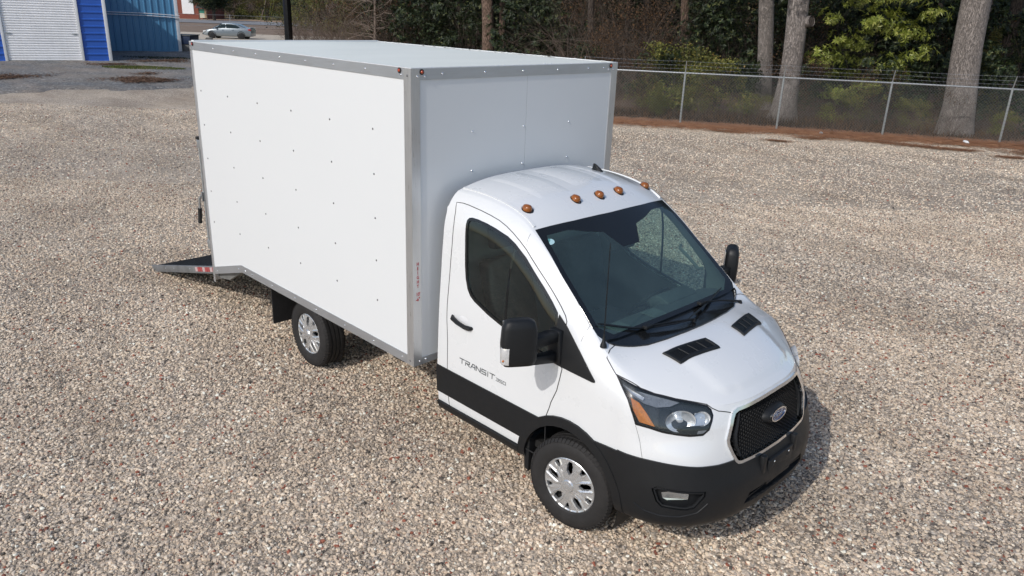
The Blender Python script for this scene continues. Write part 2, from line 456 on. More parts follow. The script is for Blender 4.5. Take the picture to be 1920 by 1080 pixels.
# straw along the fence foot, over the edge of the lot
def along_fence(a, b):
    """a metres along the fence from its first post, b metres towards the lot"""
    d = Vector((8.42, 5.61, 0)).normalized(); n = Vector((d.y, -d.x, 0))
    p = Vector((-12.11, 18.43, 0)) + d*a + n*b
    return (p.x, p.y)
blob('straw_strip', [along_fence(-5, -.9), along_fence(24, -.9), along_fence(24, 1.7), along_fence(14, 1.5), along_fence(12, .9), along_fence(9.5, 1.2), along_fence(7.5, .75), along_fence(5, 1.05), along_fence(2.5, .75), along_fence(-1, .95), along_fence(-5, .6)], .024, M['straw'], .26, .22, 11)
for i, (a, b, w, h) in enumerate([(6.1, 1.5, 1.1, .5), (7.4, 1.9, .9, .4), (8.3, 2.0, .7, .3), (4.2, 1.4, .7, .4), (10.6, 1.75, 1.3, .6), (11.6, 2.4, 1.0, .45), (1.6, 1.3, .7, .3), (13.5, 2.1, 1.1, .5), (3.0, 2.6, .5, .2), (9.4, 2.9, .6, .25), (12.8, 3.0, .7, .25), (15.5, 2.0, 1.2, .6)]):
    c = along_fence(a, b); litter('straw_drift', c[0], c[1], math.atan2(5.61, 8.42), w, h, int(1500*w*(.4+h)), .10, .006, M['straw'], 40+i, .012)

# loose straw needles, real blades
def straw_litter():
    rnd = random.Random(3); vs = []; fs = []
    for i in range(16000):
        a = rnd.uniform(-4, 18); b = rnd.gauss(.55, .55)
        x, y = along_fence(a, b); an = rnd.uniform(0, PI); L = rnd.uniform(.05, .16); t = rnd.uniform(-.5, .5)
        dx, dy = math.cos(an)*L, math.sin(an)*L; z = rnd.uniform(.03, .08); nx, ny = -dy/L*.006, dx/L*.006
        o = len(vs); vs += [(x-dx, y-dy, z), (x+dx, y+dy, z+t*.05), (x+dx+nx, y+dy+ny, z+t*.05+.004), (x-dx+nx, y-dy+ny, z+.004)]
        fs.append((o, o+1, o+2, o+3))
    o = link_mesh('straw_needles', MB().add(vs, fs).mesh('straw_needles', recalc=False), M['straw']); tag(o, kind='stuff')
straw_litter()

# ------------------------------------------------------------------ loose stones on the gravel (geometry nodes)
def mat_stone():
    m, nt, n, l, b = new_mat('loose_stone')
    oi = n.new('ShaderNodeObjectInfo')
    k = ramp(nt, oi.outputs['Random'], GRAVEL_STOPS, 'CONSTANT')
    k = mix(nt, .25, k, ramp(nt, noise(nt, coords(nt), 2.0, 3), [(.3, (.25, .23, .21)), (.7, (.62, .58, .52))]), 'OVERLAY')
    k = lot_patches(nt, k)
    l.new(k, b.inputs['Base Color']); b.inputs['Roughness'].default_value = .85
    return m
M['stone'] = mat_stone()

def stones(name, pts, density, smin, smax, seed, z=.003):
    me = MB().add([(p[0], p[1], 0) for p in pts], [tuple(range(len(pts)))]).mesh(name, M['stone'])
    if me.polygons[0].normal.z < 0: me.flip_normals()
    o = link_mesh(name, me, M['stone']); o.location.z = z
    tag(o, kind='stuff')
    g = bpy.data.node_groups.new(name+'_scatter', 'GeometryNodeTree')
    g.interface.new_socket('Geometry', in_out='INPUT', socket_type='NodeSocketGeometry')
    g.interface.new_socket('Geometry', in_out='OUTPUT', socket_type='NodeSocketGeometry')
    N = g.nodes; L = g.links
    gi = N.new('NodeGroupInput'); go = N.new('NodeGroupOutput')
    dp = N.new('GeometryNodeDistributePointsOnFaces'); dp.inputs['Density'].default_value = density; dp.inputs['Seed'].default_value = seed
    L.new(gi.outputs[0], dp.inputs['Mesh'])
    ico = N.new('GeometryNodeMeshIcoSphere'); ico.inputs['Radius'].default_value = 1.0; ico.inputs['Subdivisions'].default_value = 2
    sp = N.new('GeometryNodeSetPosition'); nz = N.new('ShaderNodeTexNoise'); nz.inputs['Scale'].default_value = .9; nz.inputs['Detail'].default_value = 1
    vm = N.new('ShaderNodeVectorMath'); vm.operation = 'SUBTRACT'; vm.inputs[1].default_value = (.5, .5, .5)
    vs_ = N.new('ShaderNodeVectorMath'); vs_.operation = 'SCALE'; vs_.inputs['Scale'].default_value = 1.5
    L.new(nz.outputs['Color'], vm.inputs[0]); L.new(vm.outputs[0], vs_.inputs[0]); L.new(vs_.outputs[0], sp.inputs['Offset']); L.new(ico.outputs[0], sp.inputs['Geometry'])
    sm = N.new('GeometryNodeSetMaterial'); sm.inputs['Material'].default_value = M['stone']; L.new(sp.outputs[0], sm.inputs[0])
    ip = N.new('GeometryNodeInstanceOnPoints'); L.new(dp.outputs['Points'], ip.inputs['Points']); L.new(sm.outputs[0], ip.inputs['Instance'])
    rr = N.new('FunctionNodeRandomValue'); rr.data_type = 'FLOAT_VECTOR'; rr.inputs[0].default_value = (-.5, -.5, 0); rr.inputs[1].default_value = (.5, .5, 6.28); L.new(rr.outputs[0], ip.inputs['Rotation'])
    rs = N.new('FunctionNodeRandomValue'); rs.data_type = 'FLOAT'; rs.inputs[2].default_value = 0; rs.inputs[3].default_value = 1; rs.inputs['Seed'].default_value = 7
    pw = N.new('ShaderNodeMath'); pw.operation = 'POWER'; pw.inputs[1].default_value = 2.6; L.new(rs.outputs[1], pw.inputs[0])
    mr = N.new('ShaderNodeMapRange'); mr.inputs['To Min'].default_value = smin; mr.inputs['To Max'].default_value = smax; L.new(pw.outputs[0], mr.inputs['Value'])
    rv = N.new('FunctionNodeRandomValue'); rv.data_type = 'FLOAT_VECTOR'; rv.inputs[0].default_value = (.75, .75, .5); rv.inputs[1].default_value = (1.3, 1.0, .8); rv.inputs['Seed'].default_value = 9
    ms = N.new('ShaderNodeVectorMath'); ms.operation = 'SCALE'; L.new(rv.outputs[0], ms.inputs[0]); L.new(mr.outputs[0], ms.inputs['Scale'])
    L.new(ms.outputs[0], ip.inputs['Scale'])
    L.new(ip.outputs[0], go.inputs[0])
    md = o.modifiers.new('scatter', 'NODES'); md.node_group = g
    return o
def patch(b0, b1, a0=-.74, a1=.74):
    return [fr(b0*a0-.6, b0), fr(b0*a1+.6, b0), fr(b1*a1+.6, b1), fr(b1*a0-.6, b1)]
stones('near_gravel_stones', patch(3.2, 8.5), 3000, .0048, .0180, 1)
stones('middle_gravel_stones', patch(8.5, 15), 1300, .0065, .0185, 2)
stones('outer_gravel_stones', patch(15, 26), 230, .010, .024, 3)

# ------------------------------------------------------------------ chain-link fence
POSTS = [(-12.11, 18.43), (-9.51, 20.35), (-6.71, 22.26), (-3.69, 24.04), (-.75, 25.9), (2.2, 27.8), (5.2, 29.7)]
POSTS = [(-14.9, 16.45)] + POSTS
fence = empty('chain_link_fence', (-14.9, 16.45, 0), 0, 'galvanised chain link fence topped with barbed wire, between the gravel and the woods', 'fence')
F0 = Vector((-14.9, 16.45, 0))
def fenced(mb, name, mat, smooth=True):
    mb.xform(Matrix.Translation(-F0)); return mb.build(name, mat, fence, smooth=smooth, recalc=False)
lean = Vector((5.61, -8.42, 0)).normalized()*-.12
for i, (x, y) in enumerate(POSTS):
    r_ = .034 if i else .045
    p = MB().tube([(x, y, -.2), (x, y, 1.76)], r_, 10)
    fenced(p, 'fence_post', M['galv'])
    arm = MB().tube([(x, y, 1.74), (x-lean.x*1.0, y-lean.y*1.0, 2.12)], [.02, .016], 6)
    fenced(arm, 'barb_arm', M['galv'])
for (x0, y0), (x1, y1) in zip(POSTS, POSTS[1:]):
    a = Vector((x0, y0, 0)); b = Vector((x1, y1, 0)); L = (b-a).length; d = (b-a)/L
    fenced(MB().tube([a+Vector((0, 0, 1.72)), b+Vector((0, 0, 1.72))], .026, 8), 'top_rail', M['galv'])
    H0, H1 = .03, 1.74; h = H1-H0; s = .10; mesh = MB(); nrm = Vector((d.y, -d.x, 0))
    k = -h
    rnd = random.Random(i)
    while k < L:
        for sg in (1, -1):
            s0, s1 = k, k+h
            za, zb = (H0, H1) if sg > 0 else (H1, H0)
            c0, c1 = max(s0, 0), min(s1, L)
            if c1-c0 < .02: continue
            f0 = (c0-s0)/h; f1 = (c1-s0)/h
            pa = a + d*c0 + Vector((0, 0, za+(zb-za)*f0)) + nrm*(.036 + .003*sg); pb = a + d*c1 + Vector((0, 0, za+(zb-za)*f1)) + nrm*(.036 + .003*sg)
            mesh.tube([pa, pb], .0023, 3, False)
        k += s
    q = 0
    while q < L:      # knuckled ends sticking up over the rail
        p = a + d*q + Vector((0, 0, 1.74)) + nrm*.036
        mesh.tube([p, p + d*.012 + Vector((0, 0, .05))], .003, 3, False); q += s
    fenced(mesh, 'chain_link_mesh', M['wire'], False)
    wire = MB()
    for z, off in ((1.86, .33), (1.98, .65), (2.11, .97)):
        pts = []
        for t in range(9):
            f = t/8; pts.append(a.lerp(b, f) - lean*off + Vector((0, 0, z-.02*math.sin(f*PI))))
        wire.tube(pts, .003, 4, False)
        c = .06
        while c < L:
            f = c/L; p = a.lerp(b, f) - lean*off + Vector((0, 0, z-.02*math.sin(f*PI)))
            wire.tube([p+Vector((0, 0, -.02))+d*.012, p+Vector((0, 0, .02))-d*.012], .0025, 3, False); c += .13
    fenced(wire, 'barbed_wire', M['galv'], False)

# litter by the fence foot
c = along_fence(4.6, .55)
cup = MB().lathe([(.0, 0), (.035, 0), (.045, .11), (.041, .11), (.032, .008), (0, .008)], 14, 'z')
cup.xform(Matrix.Translation((c[0], c[1], .06)) @ Matrix.Rotation(R(80), 4, 'X'))
tag(cup.build('paper_cup', M['white_trim'], smooth=True), 'white paper cup lying on the brown straw below the pair of oaks', 'cup')
c = along_fence(8.9, .55)
bot = MB().lathe([(.0, 0), (.05, 0), (.055, .02), (.055, .17), (.025, .23), (.018, .25), (.018, .275), (0, .275)], 14, 'z')
bot.xform(Matrix.Translation((c[0], c[1], .075)) @ Matrix.Rotation(R(90), 4, 'Y') @ Matrix.Rotation(.8, 4, 'X'))
tag(bot.build('plastic_bottle', M['white_trim'], smooth=True), 'white plastic bottle lying on the brown straw left of the lone thick trunk', 'bottle')

# ------------------------------------------------------------------ blue metal buildings
def mat_metal_wall(name, col):
    m, nt, n, l, b = new_mat(name)
    v = coords(nt)
    f = noise(nt, v, .6, 6, .6); g = noise(nt, coords(nt, (6, 6, .4)), 2, 5)
    k = mix(nt, .5, ramp(nt, f, [(.3, tuple(c*.85 for c in col)), (.7, tuple(c*1.1 for c in col))]), ramp(nt, g, [(.3, tuple(c*.88 for c in col)), (.7, tuple(c*1.08 for c in col))]))
    l.new(k, b.inputs['Base Color']); b.inputs['Roughness'].default_value = .38
    return m
M['blue'] = mat_metal_wall('blue_siding', (.024, .105, .46))
M['pale_blue'] = mat_metal_wall('pale_blue_siding', (.095, .27, .45))
M['door_white'] = mat_metal_wall('white_roller_door', (.86, .86, .87))
M['brick'] = mat_plain('brick', (.20, .065, .045), .9, var=.25, vscale=8)
M['roof_dark'] = mat_plain('dark_roofing', (.06, .06, .065), .8, var=.2)
M['navy'] = mat_plain('navy_paint', (.02, .035, .075), .5, var=.2)
M['steel_grey'] = mat_plain('weathered_steel', (.13, .13, .125), .6, var=.3, vscale=4)

def panel_board(L, h, rib, deep=.28):
    """one horizontal siding sheet with a raised rib along its foot, local: x out, y along, z up"""
    return MB().prism([(0, 0), (rib, .012), (rib, .075), (.012, .11), (.012, h-.004), (0, h-.004)], 0, L, 'y')

bld = empty('blue_metal_building', (-45.47, 10.78, 0), R(-14), 'deep blue metal building with white trim and a white roller door, at the left edge', 'building')
H1 = 4.75
MB().box((-14, -30, -.1), (-.02, -.02, H1)).build('wall_core', M['blue'], bld)
rib_h = .372
for (y0, y1) in ((-1.36, -.14), (-8.2, -5.14)):
    pb = None; z = .0
    while z < H1-.02:
        hh = min(rib_h, H1-z)
        if hh == rib_h:
            if pb is None: pb = panel_board(y1-y0, hh, .045).mesh('siding_panel', M['blue'])
            link_mesh('siding_panel', pb, None, bld, (0, y0, z))
        z += rib_h
MB().box((-.02, -.14, -.1), (.07, .03, H1)).build('corner_trim', M['white_trim'], bld, bevel=.01)
MB().box((-.3, -.02, -.1), (.04, .045, H1)).build('corner_trim', M['white_trim'], bld, bevel=.01)
MB().box((0, -1.50, -.05), (.10, -1.36, 4.4)).build('door_jamb', M['white_trim'], bld, bevel=.01)
MB().box((0, -5.14, -.05), (.10, -5.0, 4.4)).build('door_jamb', M['white_trim'], bld, bevel=.01)
MB().box((0, -5.14, 4.4), (.10, -1.36, 4.52)).build('door_head', M['white_trim'], bld, bevel=.01)
MB().box((0, -8.2, 4.53), (.035, -.14, H1)).build('fascia', M['blue'], bld)
rd = MB().box((-.015, -5.0, 0.0), (.005, -1.5, 4.4)).build('roller_door', M['door_white'], bld)
sl = MB(); z = .06
while z < 4.28:
    sl.prism([(.005, z), (.04, z+.028), (.045, z+.055), (.04, z+.082), (.005, z+.106)], -4.99, -1.51, 'y'); z += .128
tag(sl.build('door_slat', M['door_white'], rd, smooth=True), kind='stuff')
MB().box((.03, -5.0, -.02), (.06, -1.5, .05)).build('bottom_bar', M['white_trim'], rd)
MB().box((.045, -1.80, 1.45), (.075, -1.55, 1.52)).build('slide_latch', M['galv'], rd)
MB().box((.045, -4.92, 1.45), (.075, -4.70, 1.52)).build('slide_latch', M['galv'], rd)
MB().prism([(-14.2, H1), (.25, H1), (.25, H1+.10), (-14.2, H1+.12)], -30, .15, 'y').build('roof', M['white_trim'], bld)

b2 = empty('pale_blue_metal_building', (-53.3, 17.9, 0), R(-16), 'paler blue metal building with vertical ribs, set back behind the deep blue one', 'building')
MB().box((-16, -12, -.1), (0, -.02, 6.5)).build('wall_core', M['pale_blue'], b2)
rb = MB().prism([(0, -.06), (.05, -.03), (.05, .03), (0, .06)], -.0, 6.4, 'z').mesh('wall_rib', M['pale_blue'])
y = -.42
while y > -9:
    link_mesh('wall_rib', rb, None, b2, (0, y, 0)); y -= .40
    MB
MB().box((-.05, -.16, -.1), (.09, .06, 6.5)).build('corner_trim', M['white_trim'], b2, bevel=.01)
for z in (2.42, 2.56):
    MB().tube([(.10, -9, z+.05), (.11, -4, z), (.13, -2, z-.03), (.15, -.4, z-.10), (.16, .12, z-.14)], .028, 8).build('conduit', M['white_trim'], b2, smooth=True)
MB().prism([(-16.2, 6.5), (.2, 6.5), (.2, 6.62), (-16.2, 7.2)], -12, .1, 'y').build('roof', M['white_trim'], b2)

# dark skip behind the corner
c = bearing(336, 61.5)
dk = empty('steel_skip', (c.x, c.y, 0), yaw - PI/2, 'dark navy and grey steel skip just right of the pale blue building', 'skip')
MB().prism([(-1.0, .55), (1.0, .55), (1.05, 1.12), (-1.05, 1.12)], -.8, .8, 'y').build('upper_shell', M['navy'], dk, bevel=.03)
MB().prism([(-.85, .05), (.85, .05), (.98, .54), (-.98, .54)], -.75, .75, 'y').build('lower_shell', M['steel_grey'], dk, bevel=.03)
MB().box((-1.1, -.85, 1.12), (1.1, .85, 1.18)).build('rim', M['steel_grey'], dk, bevel=.01)

# weeds at the foot of the pale blue wall
def blades(name, cx, cy, rx, ry, n, hmin, hmax, mat, seed, z=.05, kind='stuff', ang=0.0):
    rnd = random.Random(seed); vs = []; fs = []
    for i in range(n):
        r = math.sqrt(rnd.random()); t = rnd.uniform(0, 2*PI); ux = r*math.cos(t)*rx; uy = r*math.sin(t)*ry
        x = cx + ux*math.cos(ang)-uy*math.sin(ang); y = cy + ux*math.sin(ang)+uy*math.cos(ang)
        h = rnd.uniform(hmin, hmax)*(1.15-r*.7); a = rnd.uniform(0, PI); w = .012+.01*rnd.random(); lx, ly = rnd.gauss(0, .25)*h, rnd.gauss(0, .25)*h
        dx, dy = math.cos(a)*w, math.sin(a)*w; o = len(vs)
        vs += [(x-dx, y-dy, z-.03), (x+dx, y+dy, z-.03), (x+lx*.5+dx*.6, y+ly*.5+dy*.6, z+h*.6), (x+lx, y+ly, z+h), (x+lx*.5-dx*.6, y+ly*.5-dy*.6, z+h*.6)]
        fs.append((o, o+1, o+2, o+3, o+4))
    return tag(link_mesh(name, MB().add(vs, fs).mesh(name, recalc=False), mat), kind=kind)

def mat_leaf(name, stops, rough=.45, trans=.25):
    m, nt, n, l, b = new_mat(name)
    ge = n.new('ShaderNodeNewGeometry')
    k = ramp(nt, ge.outputs['Random Per Island'], stops)
    f = noise(nt, coords(nt), .9, 3)
    k = mix(nt, 1.0, k, ramp(nt, f, [(.35, .72), (.65, 1.15)]), 'MULTIPLY')
    l.new(k, b.inputs['Base Color']); b.inputs['Roughness'].default_value = rough
    tl = n.new('ShaderNodeBsdfTranslucent'); l.new(k, tl.inputs[0])
    mx = n.new('ShaderNodeMixShader'); mx.inputs[0].default_value = trans
    l.new(b.outputs[0], mx.inputs[1]); l.new(tl.outputs[0], mx.inputs[2]); l.new(mx.outputs[0], n['Material Output'].inputs[0])
    return m
M['grass'] = mat_leaf('green_grass', [(0, (.06, .09, .015)), (.6, (.12, .15, .03)), (1, (.20, .19, .06))], .7)
M['leaf_bright'] = mat_leaf('broad_bright_leaf', [(0, (.10, .13, .018)), (.4, (.19, .225, .035)), (.8, (.28, .31, .06)), (1, (.38, .38, .11))], .42)
M['leaf_dark'] = mat_leaf('dark_evergreen_leaf', [(0, (.008, .016, .007)), (.5, (.020, .036, .012)), (.88, (.045, .066, .02)), (1, (.13, .14, .045))], .55)
M['leaf_olive'] = mat_leaf('olive_leaf', [(0, (.07, .085, .018)), (.5, (.15, .16, .032)), (.85, (.25, .24, .05)), (1, (.30, .19, .06))], .5)
M['leaf_brown'] = mat_leaf('dry_leaf', [(0, (.035, .022, .014)), (.5, (.075, .047, .028)), (1, (.17, .09, .04))], .8)
M['cedar'] = mat_leaf('cedar_sprays', [(0, (.06, .06, .012)), (.6, (.11, .11, .02)), (1, (.16, .15, .04))], .6)
M['twig'] = mat_plain('twig_bark', (.12, .088, .068), .9, var=.35, vscale=5)
M['twig_dark'] = mat_plain('dark_twig_bark', (.06, .045, .035), .9, var=.35, vscale=5)
M['twig_pale'] = mat_plain('pale_twig_bark', (.20, .155, .125), .9, var=.25, vscale=5)

def mat_bark(name, a, b_, vert=.25, sc=9):
    m, nt, n, l, b = new_mat(name)
    v = coords(nt, (1, 1, vert))
    w = n.new('ShaderNodeTexVoronoi'); w.feature = 'DISTANCE_TO_EDGE'; w.inputs['Scale'].default_value = sc*1.6
    dn = n.new('ShaderNodeVectorMath'); dn.operation = 'ADD'; nz = n.new('ShaderNodeTexNoise'); nz.inputs['Scale'].default_value = sc; l.new(v, nz.inputs['Vector'])
    sc_ = n.new('ShaderNodeVectorMath'); sc_.operation = 'SCALE'; sc_.inputs['Scale'].default_value = .12; l.new(nz.outputs['Color'], sc_.inputs[0])
    l.new(v, dn.inputs[0]); l.new(sc_.outputs[0], dn.inputs[1]); l.new(dn.outputs[0], w.inputs['Vector'])
    crack = ramp(nt, w.outputs['Distance'], [(.0, 0.0), (.16, 1.0)])
    base = ramp(nt, noise(nt, coords(nt), 1.7, 7, .65), [(.3, a), (.7, b_)])
    base = mix(nt, ramp(nt, noise(nt, coords(nt), 5, 4), [(.62, 0.0), (.72, .5)]), base, tuple(min(1, c*1.35) for c in b_))
    k = mix(nt, crack, tuple(c*.55 for c in a), base)
    l.new(k, b.inputs['Base Color']); b.inputs['Roughness'].default_value = .95
    l.new(bump(nt, crack, .9, .03), b.inputs['Normal'])
    return m
M['bark_grey'] = mat_bark('grey_oak_bark', (.27, .235, .21), (.37, .325, .295), .09, 26)
M['bark_brown'] = mat_bark('brown_pine_bark', (.13, .085, .06), (.25, .17, .13))
M['bark_dark'] = mat_bark('dark_bark', (.05, .038, .03), (.11, .085, .07))
c = bearing(262, 45.5)
blades('grass_tuft', c.x, c.y, 2.2, .9, 2200, .04, .12, M['grass'], 4, .07, ang=yaw-PI/2)
c = bearing(300, 53.5)
blades('grass_tuft', c.x, c.y, 2.6, 1.0, 1000, .04, .14, M['leaf_dark'], 5, .05, ang=yaw-PI/2)

# ------------------------------------------------------------------ foliage meshes
def leaf(vs, fs, p, d, nrm, L, w, fold=.25):
    d = d.normalized(); s = d.cross(nrm)
    s = s.normalized() if s.length > 1e-6 else d.orthogonal().normalized()
    n2 = s.cross(d).normalized()
    o = len(vs)
    vs += [p, p + d*L*.5 + s*w + n2*w*fold, p + d*L - n2*L*.12, p + d*L*.5 - s*w + n2*w*fold]
    fs += [(o, o+1, o+2), (o, o+2, o+3)]

def rand_dir(rnd, zb=0.0):
    while True:
        v = Vector((rnd.uniform(-1, 1), rnd.uniform(-1, 1), rnd.uniform(-1, 1)))
        if .05 < v.length < 1: break
    v.normalize(); v.z += zb
    return v.normalized()

def whorl_foliage(name, lobes, n, L, w, k, mat, seed):
    """rosettes of big leaves on twig ends spread through uneven lobes; lobes: (x,y,z,rx,ry,rz)"""
    rnd = random.Random(seed); vs = []; fs = []
    tot = sum(q[3]*q[5] for q in lobes)
    for lb in lobes:
        m = int(n*lb[3]*lb[5]/tot)
        subs = [rand_dir(rnd) for _ in range(9)]
        for _ in range(m):
            dd = (rand_dir(rnd, .15)*.55 + rnd.choice(subs)*.75); rr = rnd.uniform(.35, 1.0)**.5
            p = Vector((lb[0]+dd.x*lb[3]*rr, lb[1]+dd.y*lb[4]*rr, lb[2]+dd.z*lb[5]*rr))
            ax = (dd + Vector((0, 0, .35))).normalized(); a0 = rnd.uniform(0, 6.28); u = ax.orthogonal().normalized(); v = ax.cross(u)
            for j in range(k):
                a = a0 + 2*PI*j/k + rnd.uniform(-.25, .25); el = rnd.uniform(-.1, .7)
                d = (u*math.cos(a)+v*math.sin(a))*math.cos(el) + ax*math.sin(el); d.z -= .18
                leaf(vs, fs, p, d, ax, L*rnd.uniform(.7, 1.15), w*rnd.uniform(.8, 1.2))
    return MB().add(vs, fs).mesh(name, mat, recalc=False)

def spray_foliage(name, lobes, n, L, w, mat, seed, droop=0.0):
    rnd = random.Random(seed); vs = []; fs = []
    tot = sum(q[3]*q[5] for q in lobes)
    for lb in lobes:
        m = int(n*lb[3]*lb[5]/tot); subs = [rand_dir(rnd) for _ in range(14)]
        for _ in range(m):
            s = rnd.choice(subs); dd = rand_dir(rnd)*.42 + s*.8*rnd.uniform(.5, 1.1)
            p = Vector((lb[0]+dd.x*lb[3], lb[1]+dd.y*lb[4], lb[2]+dd.z*lb[5]))
            d = rand_dir(rnd, -droop)
            leaf(vs, fs, p, d, rand_dir(rnd, .6), L*rnd.uniform(.6, 1.3), w*rnd.uniform(.7, 1.3))
    return MB().add(vs, fs).mesh(name, mat, recalc=False)

def branch(mb, rnd, p, d, L, r, depth, sides=4, curve=.35, grav=0.0):
    pts = [p]; rs = [r]; q = p.copy(); dd = d.normalized(); n = 5
    for i in range(n):
        dd = (dd + rand_dir(rnd)*curve*.5 + Vector((0, 0, grav))).normalized(); q = q + dd*L/n; pts.append(q.copy()); rs.append(r*(1-.75*(i+1)/n))
    mb.tube(pts, rs, sides, False)
    if depth > 0:
        for _ in range(rnd.choice((2, 3, 3, 4))):
            i = rnd.randint(1, n); nd = (dd*.6 + rand_dir(rnd)*.9).normalized()
            branch(mb, rnd, pts[i], nd, L*rnd.uniform(.45, .7), rs[i]*.7, depth-1, 3, curve, grav)

def twig_mesh(name, n, spread, height, mat, seed, depth=2, r=.012, base=.6, arch=0.0):
    rnd = random.Random(seed); mb = MB()
    for _ in range(n):
        a = rnd.uniform(0, 6.28); p = Vector((math.cos(a)*rnd.uniform(0, base), math.sin(a)*rnd.uniform(0, base), 0))
        d = Vector((math.cos(a)*spread*rnd.uniform(.1, 1), math.sin(a)*spread*rnd.uniform(.1, 1), rnd.uniform(.6, 1.2)))
        branch(mb, rnd, p, d, height*rnd.uniform(.55, 1.05), r*rnd.uniform(.6, 1.3), depth, 3, .5, -arch)
    return mb.mesh(name, mat, recalc=False)

def trunk(base_r, top_r, h, lean=(0, 0), wob=.06, seed=1, flare=.5, n=18, seg=26):
    rnd = random.Random(seed); vs = []; fs = []
    ph = [rnd.uniform(0, 6.28) for _ in range(6)]
    for i in range(seg+1):
        t = i/seg; z = h*t
        r = base_r + (top_r-base_r)*t
        r *= 1 + flare*math.exp(-z/.55)
        cx = lean[0]*z + wob*math.sin(z*.8+ph[0])*min(1, z); cy = lean[1]*z + wob*math.sin(z*.6+ph[1])*min(1, z)
        for k in range(n):
            a = 2*PI*k/n
            rr = r*(1 + .05*math.sin(3*a+ph[2]+z*.5) + .035*math.sin(5*a+ph[3]-z*.9) + .15*flare*math.exp(-z/.4)*math.sin(4*a+ph[4]) + rnd.uniform(-.012, .012))
            vs.append((cx+rr*math.cos(a), cy+rr*math.sin(a), z-.15))
    for i in range(seg):
        for k in range(n):
            k2 = (k+1) % n; fs.append((i*n+k, i*n+k2, (i+1)*n+k2, (i+1)*n+k))
    return MB().add(vs, fs)

def crown_lobes(rnd, r, h, z0, n=7):
    return [(rnd.uniform(-r, r)*.8, rnd.uniform(-r, r)*.8, z0 + rnd.uniform(0, h), r*rnd.uniform(.45, .7), r*rnd.uniform(.45, .7), h*rnd.uniform(.22, .34)) for _ in range(n)]
rnd = random.Random(77)
HIGH = [spray_foliage('crown', crown_lobes(rnd, 3.2, 5.0, 7.5, 9), 2600, .42, .11, M['leaf_dark'], 100+i) for i in range(3)]

def tree(name, u, d, r0, r1, h, lean, bark, label, group=None, crown=0, seed=1, flare=.5, cat='tree'):
    c = bearing(u, d)
    t = empty(name, (c.x, c.y, 0), 0, label, cat, group)
    # lean is given to the right of the viewpoint and away from it
    lx = E1.x*lean[0]+E2.x*lean[1]; ly = E1.y*lean[0]+E2.y*lean[1]
    tr = trunk(r0, r1, h, (lx, ly), .05, seed, flare).build('trunk', bark, t, smooth=True, sharp=180, recalc=False)
    if crown is not None:
        o = link_mesh('crown', HIGH[crown % 3], None, t, (lx*9, ly*9, 0), (0, 0, seed*1.3))
        rr = random.Random(seed); lb = MB()
        for _ in range(4): branch(lb, rr, Vector((lx*6.5, ly*6.5, 6.5)), Vector((rr.uniform(-1, 1), rr.uniform(-1, 1), 1.0)), 4.5, r1*.5, 1, 6)
        lb.build('limb', bark, t, smooth=True, recalc=False)
    return t

t1 = tree('oak_tree', 1449, 34.1, .31, .29, 9, (-.095, 0), M['bark_grey'], 'straight grey oak trunk just behind the fence, left one of the close pair', None, 0, 1)
t2 = tree('oak_tree', 1490, 30.3, .36, .35, 9, (-.004, 0), M['bark_grey'], 'thick grey oak trunk with a sawn-off branch stub, right one of the close pair', None, 1, 2, .75)
t3 = tree('oak_tree', 1833, 30.8, .47, .41, 9, (-.048, 0), M['bark_grey'], 'very thick lone grey trunk leaning right, behind the fence near the right edge', None, 2, 3, .55)
# sawn stub on the second oak
ax = -E2*.75 + E1*.55 + Vector((0, 0, .15))
p0 = Vector((0, 0, 3.45)) + E1*.12
stub = MB().tube([p0, p0+ax*.30, p0+ax*.52], [.26, .19, .185], 14, False); stub.build('branch_stub', M['bark_grey'], t2, smooth=True, recalc=False)
e = p0+ax*.50; an = ax.normalized(); uu = an.orthogonal().normalized(); vv = an.cross(uu)
fc = MB().add([e+an*.0+(uu*math.cos(a)+vv*math.sin(a))*.165 for a in [2*PI*k/14 for k in range(14)]], [tuple(range(14))]); fc.build('cut_face', M['bark_dark'], t2)

mids = [(918, 47, .36, 'bark_brown', 'thick pinkish brown pine trunk rising behind the middle of the box roof', -.05), (943, 49, .19, 'bark_brown', 'slim brown trunk with a reddish scar, just right of the thick pine trunk', -.02),
        (1108, 40, .17, 'bark_dark', 'slim dark trunk among hanging vines near the right end of the box roof', -.02), (1283, 42, .22, 'bark_brown', 'brown trunk standing in the dark gap above the yellow green bush', -.03),
        (1210, 47, .20, 'bark_dark', 'dark trunk in the vine tangle between the box and the yellow green bush', -.03), (1173, 44, .14, 'bark_dark', 'thin dark trunk just right of the box corner, deep in the wood', .02),
        (1348, 44, .10, 'bark_brown', 'thin pale sapling trunk left of the pair of oaks', -.01), (1898, 38, .24, 'bark_dark', 'dark trunk at the right edge behind the lone thick oak', -.03),
        (1575, 46, .22, 'bark_dark', 'dark trunk half hidden behind the bright broad-leaved tree', -.04), (800, 56, .22, 'bark_dark', 'dark trunk in the shade left of the thick pine trunk', -.04),
        (1040, 55, .20, 'bark_dark', 'dark trunk behind the evergreen between the pine and the vines', -.02), (1690, 45, .18, 'bark_dark', 'dark trunk behind the right side of the bright broad-leaved tree', -.02)]
for i, (u, d, r, bk, lab, ln) in enumerate(mids):
    tree('forest_tree', u, d, r, r*.85, 9, (ln, .0), M[bk], lab, None, i, 20+i, .3)
rnd = random.Random(9)
for i in range(26):      # the deeper wood
    u = 700 + i*52 + rnd.uniform(-20, 20); d = rnd.uniform(56, 84)
    tree('forest_tree', u, d, rnd.uniform(.14, .28), .13, 10, (rnd.uniform(-.04, .03), 0), M['bark_dark'], 'dim trunk ' + ('left' if u < 1150 else 'right') + ' of the box corner, deep in the shade of the wood', 'trunks deep in the wood', i, 60+i, .2)

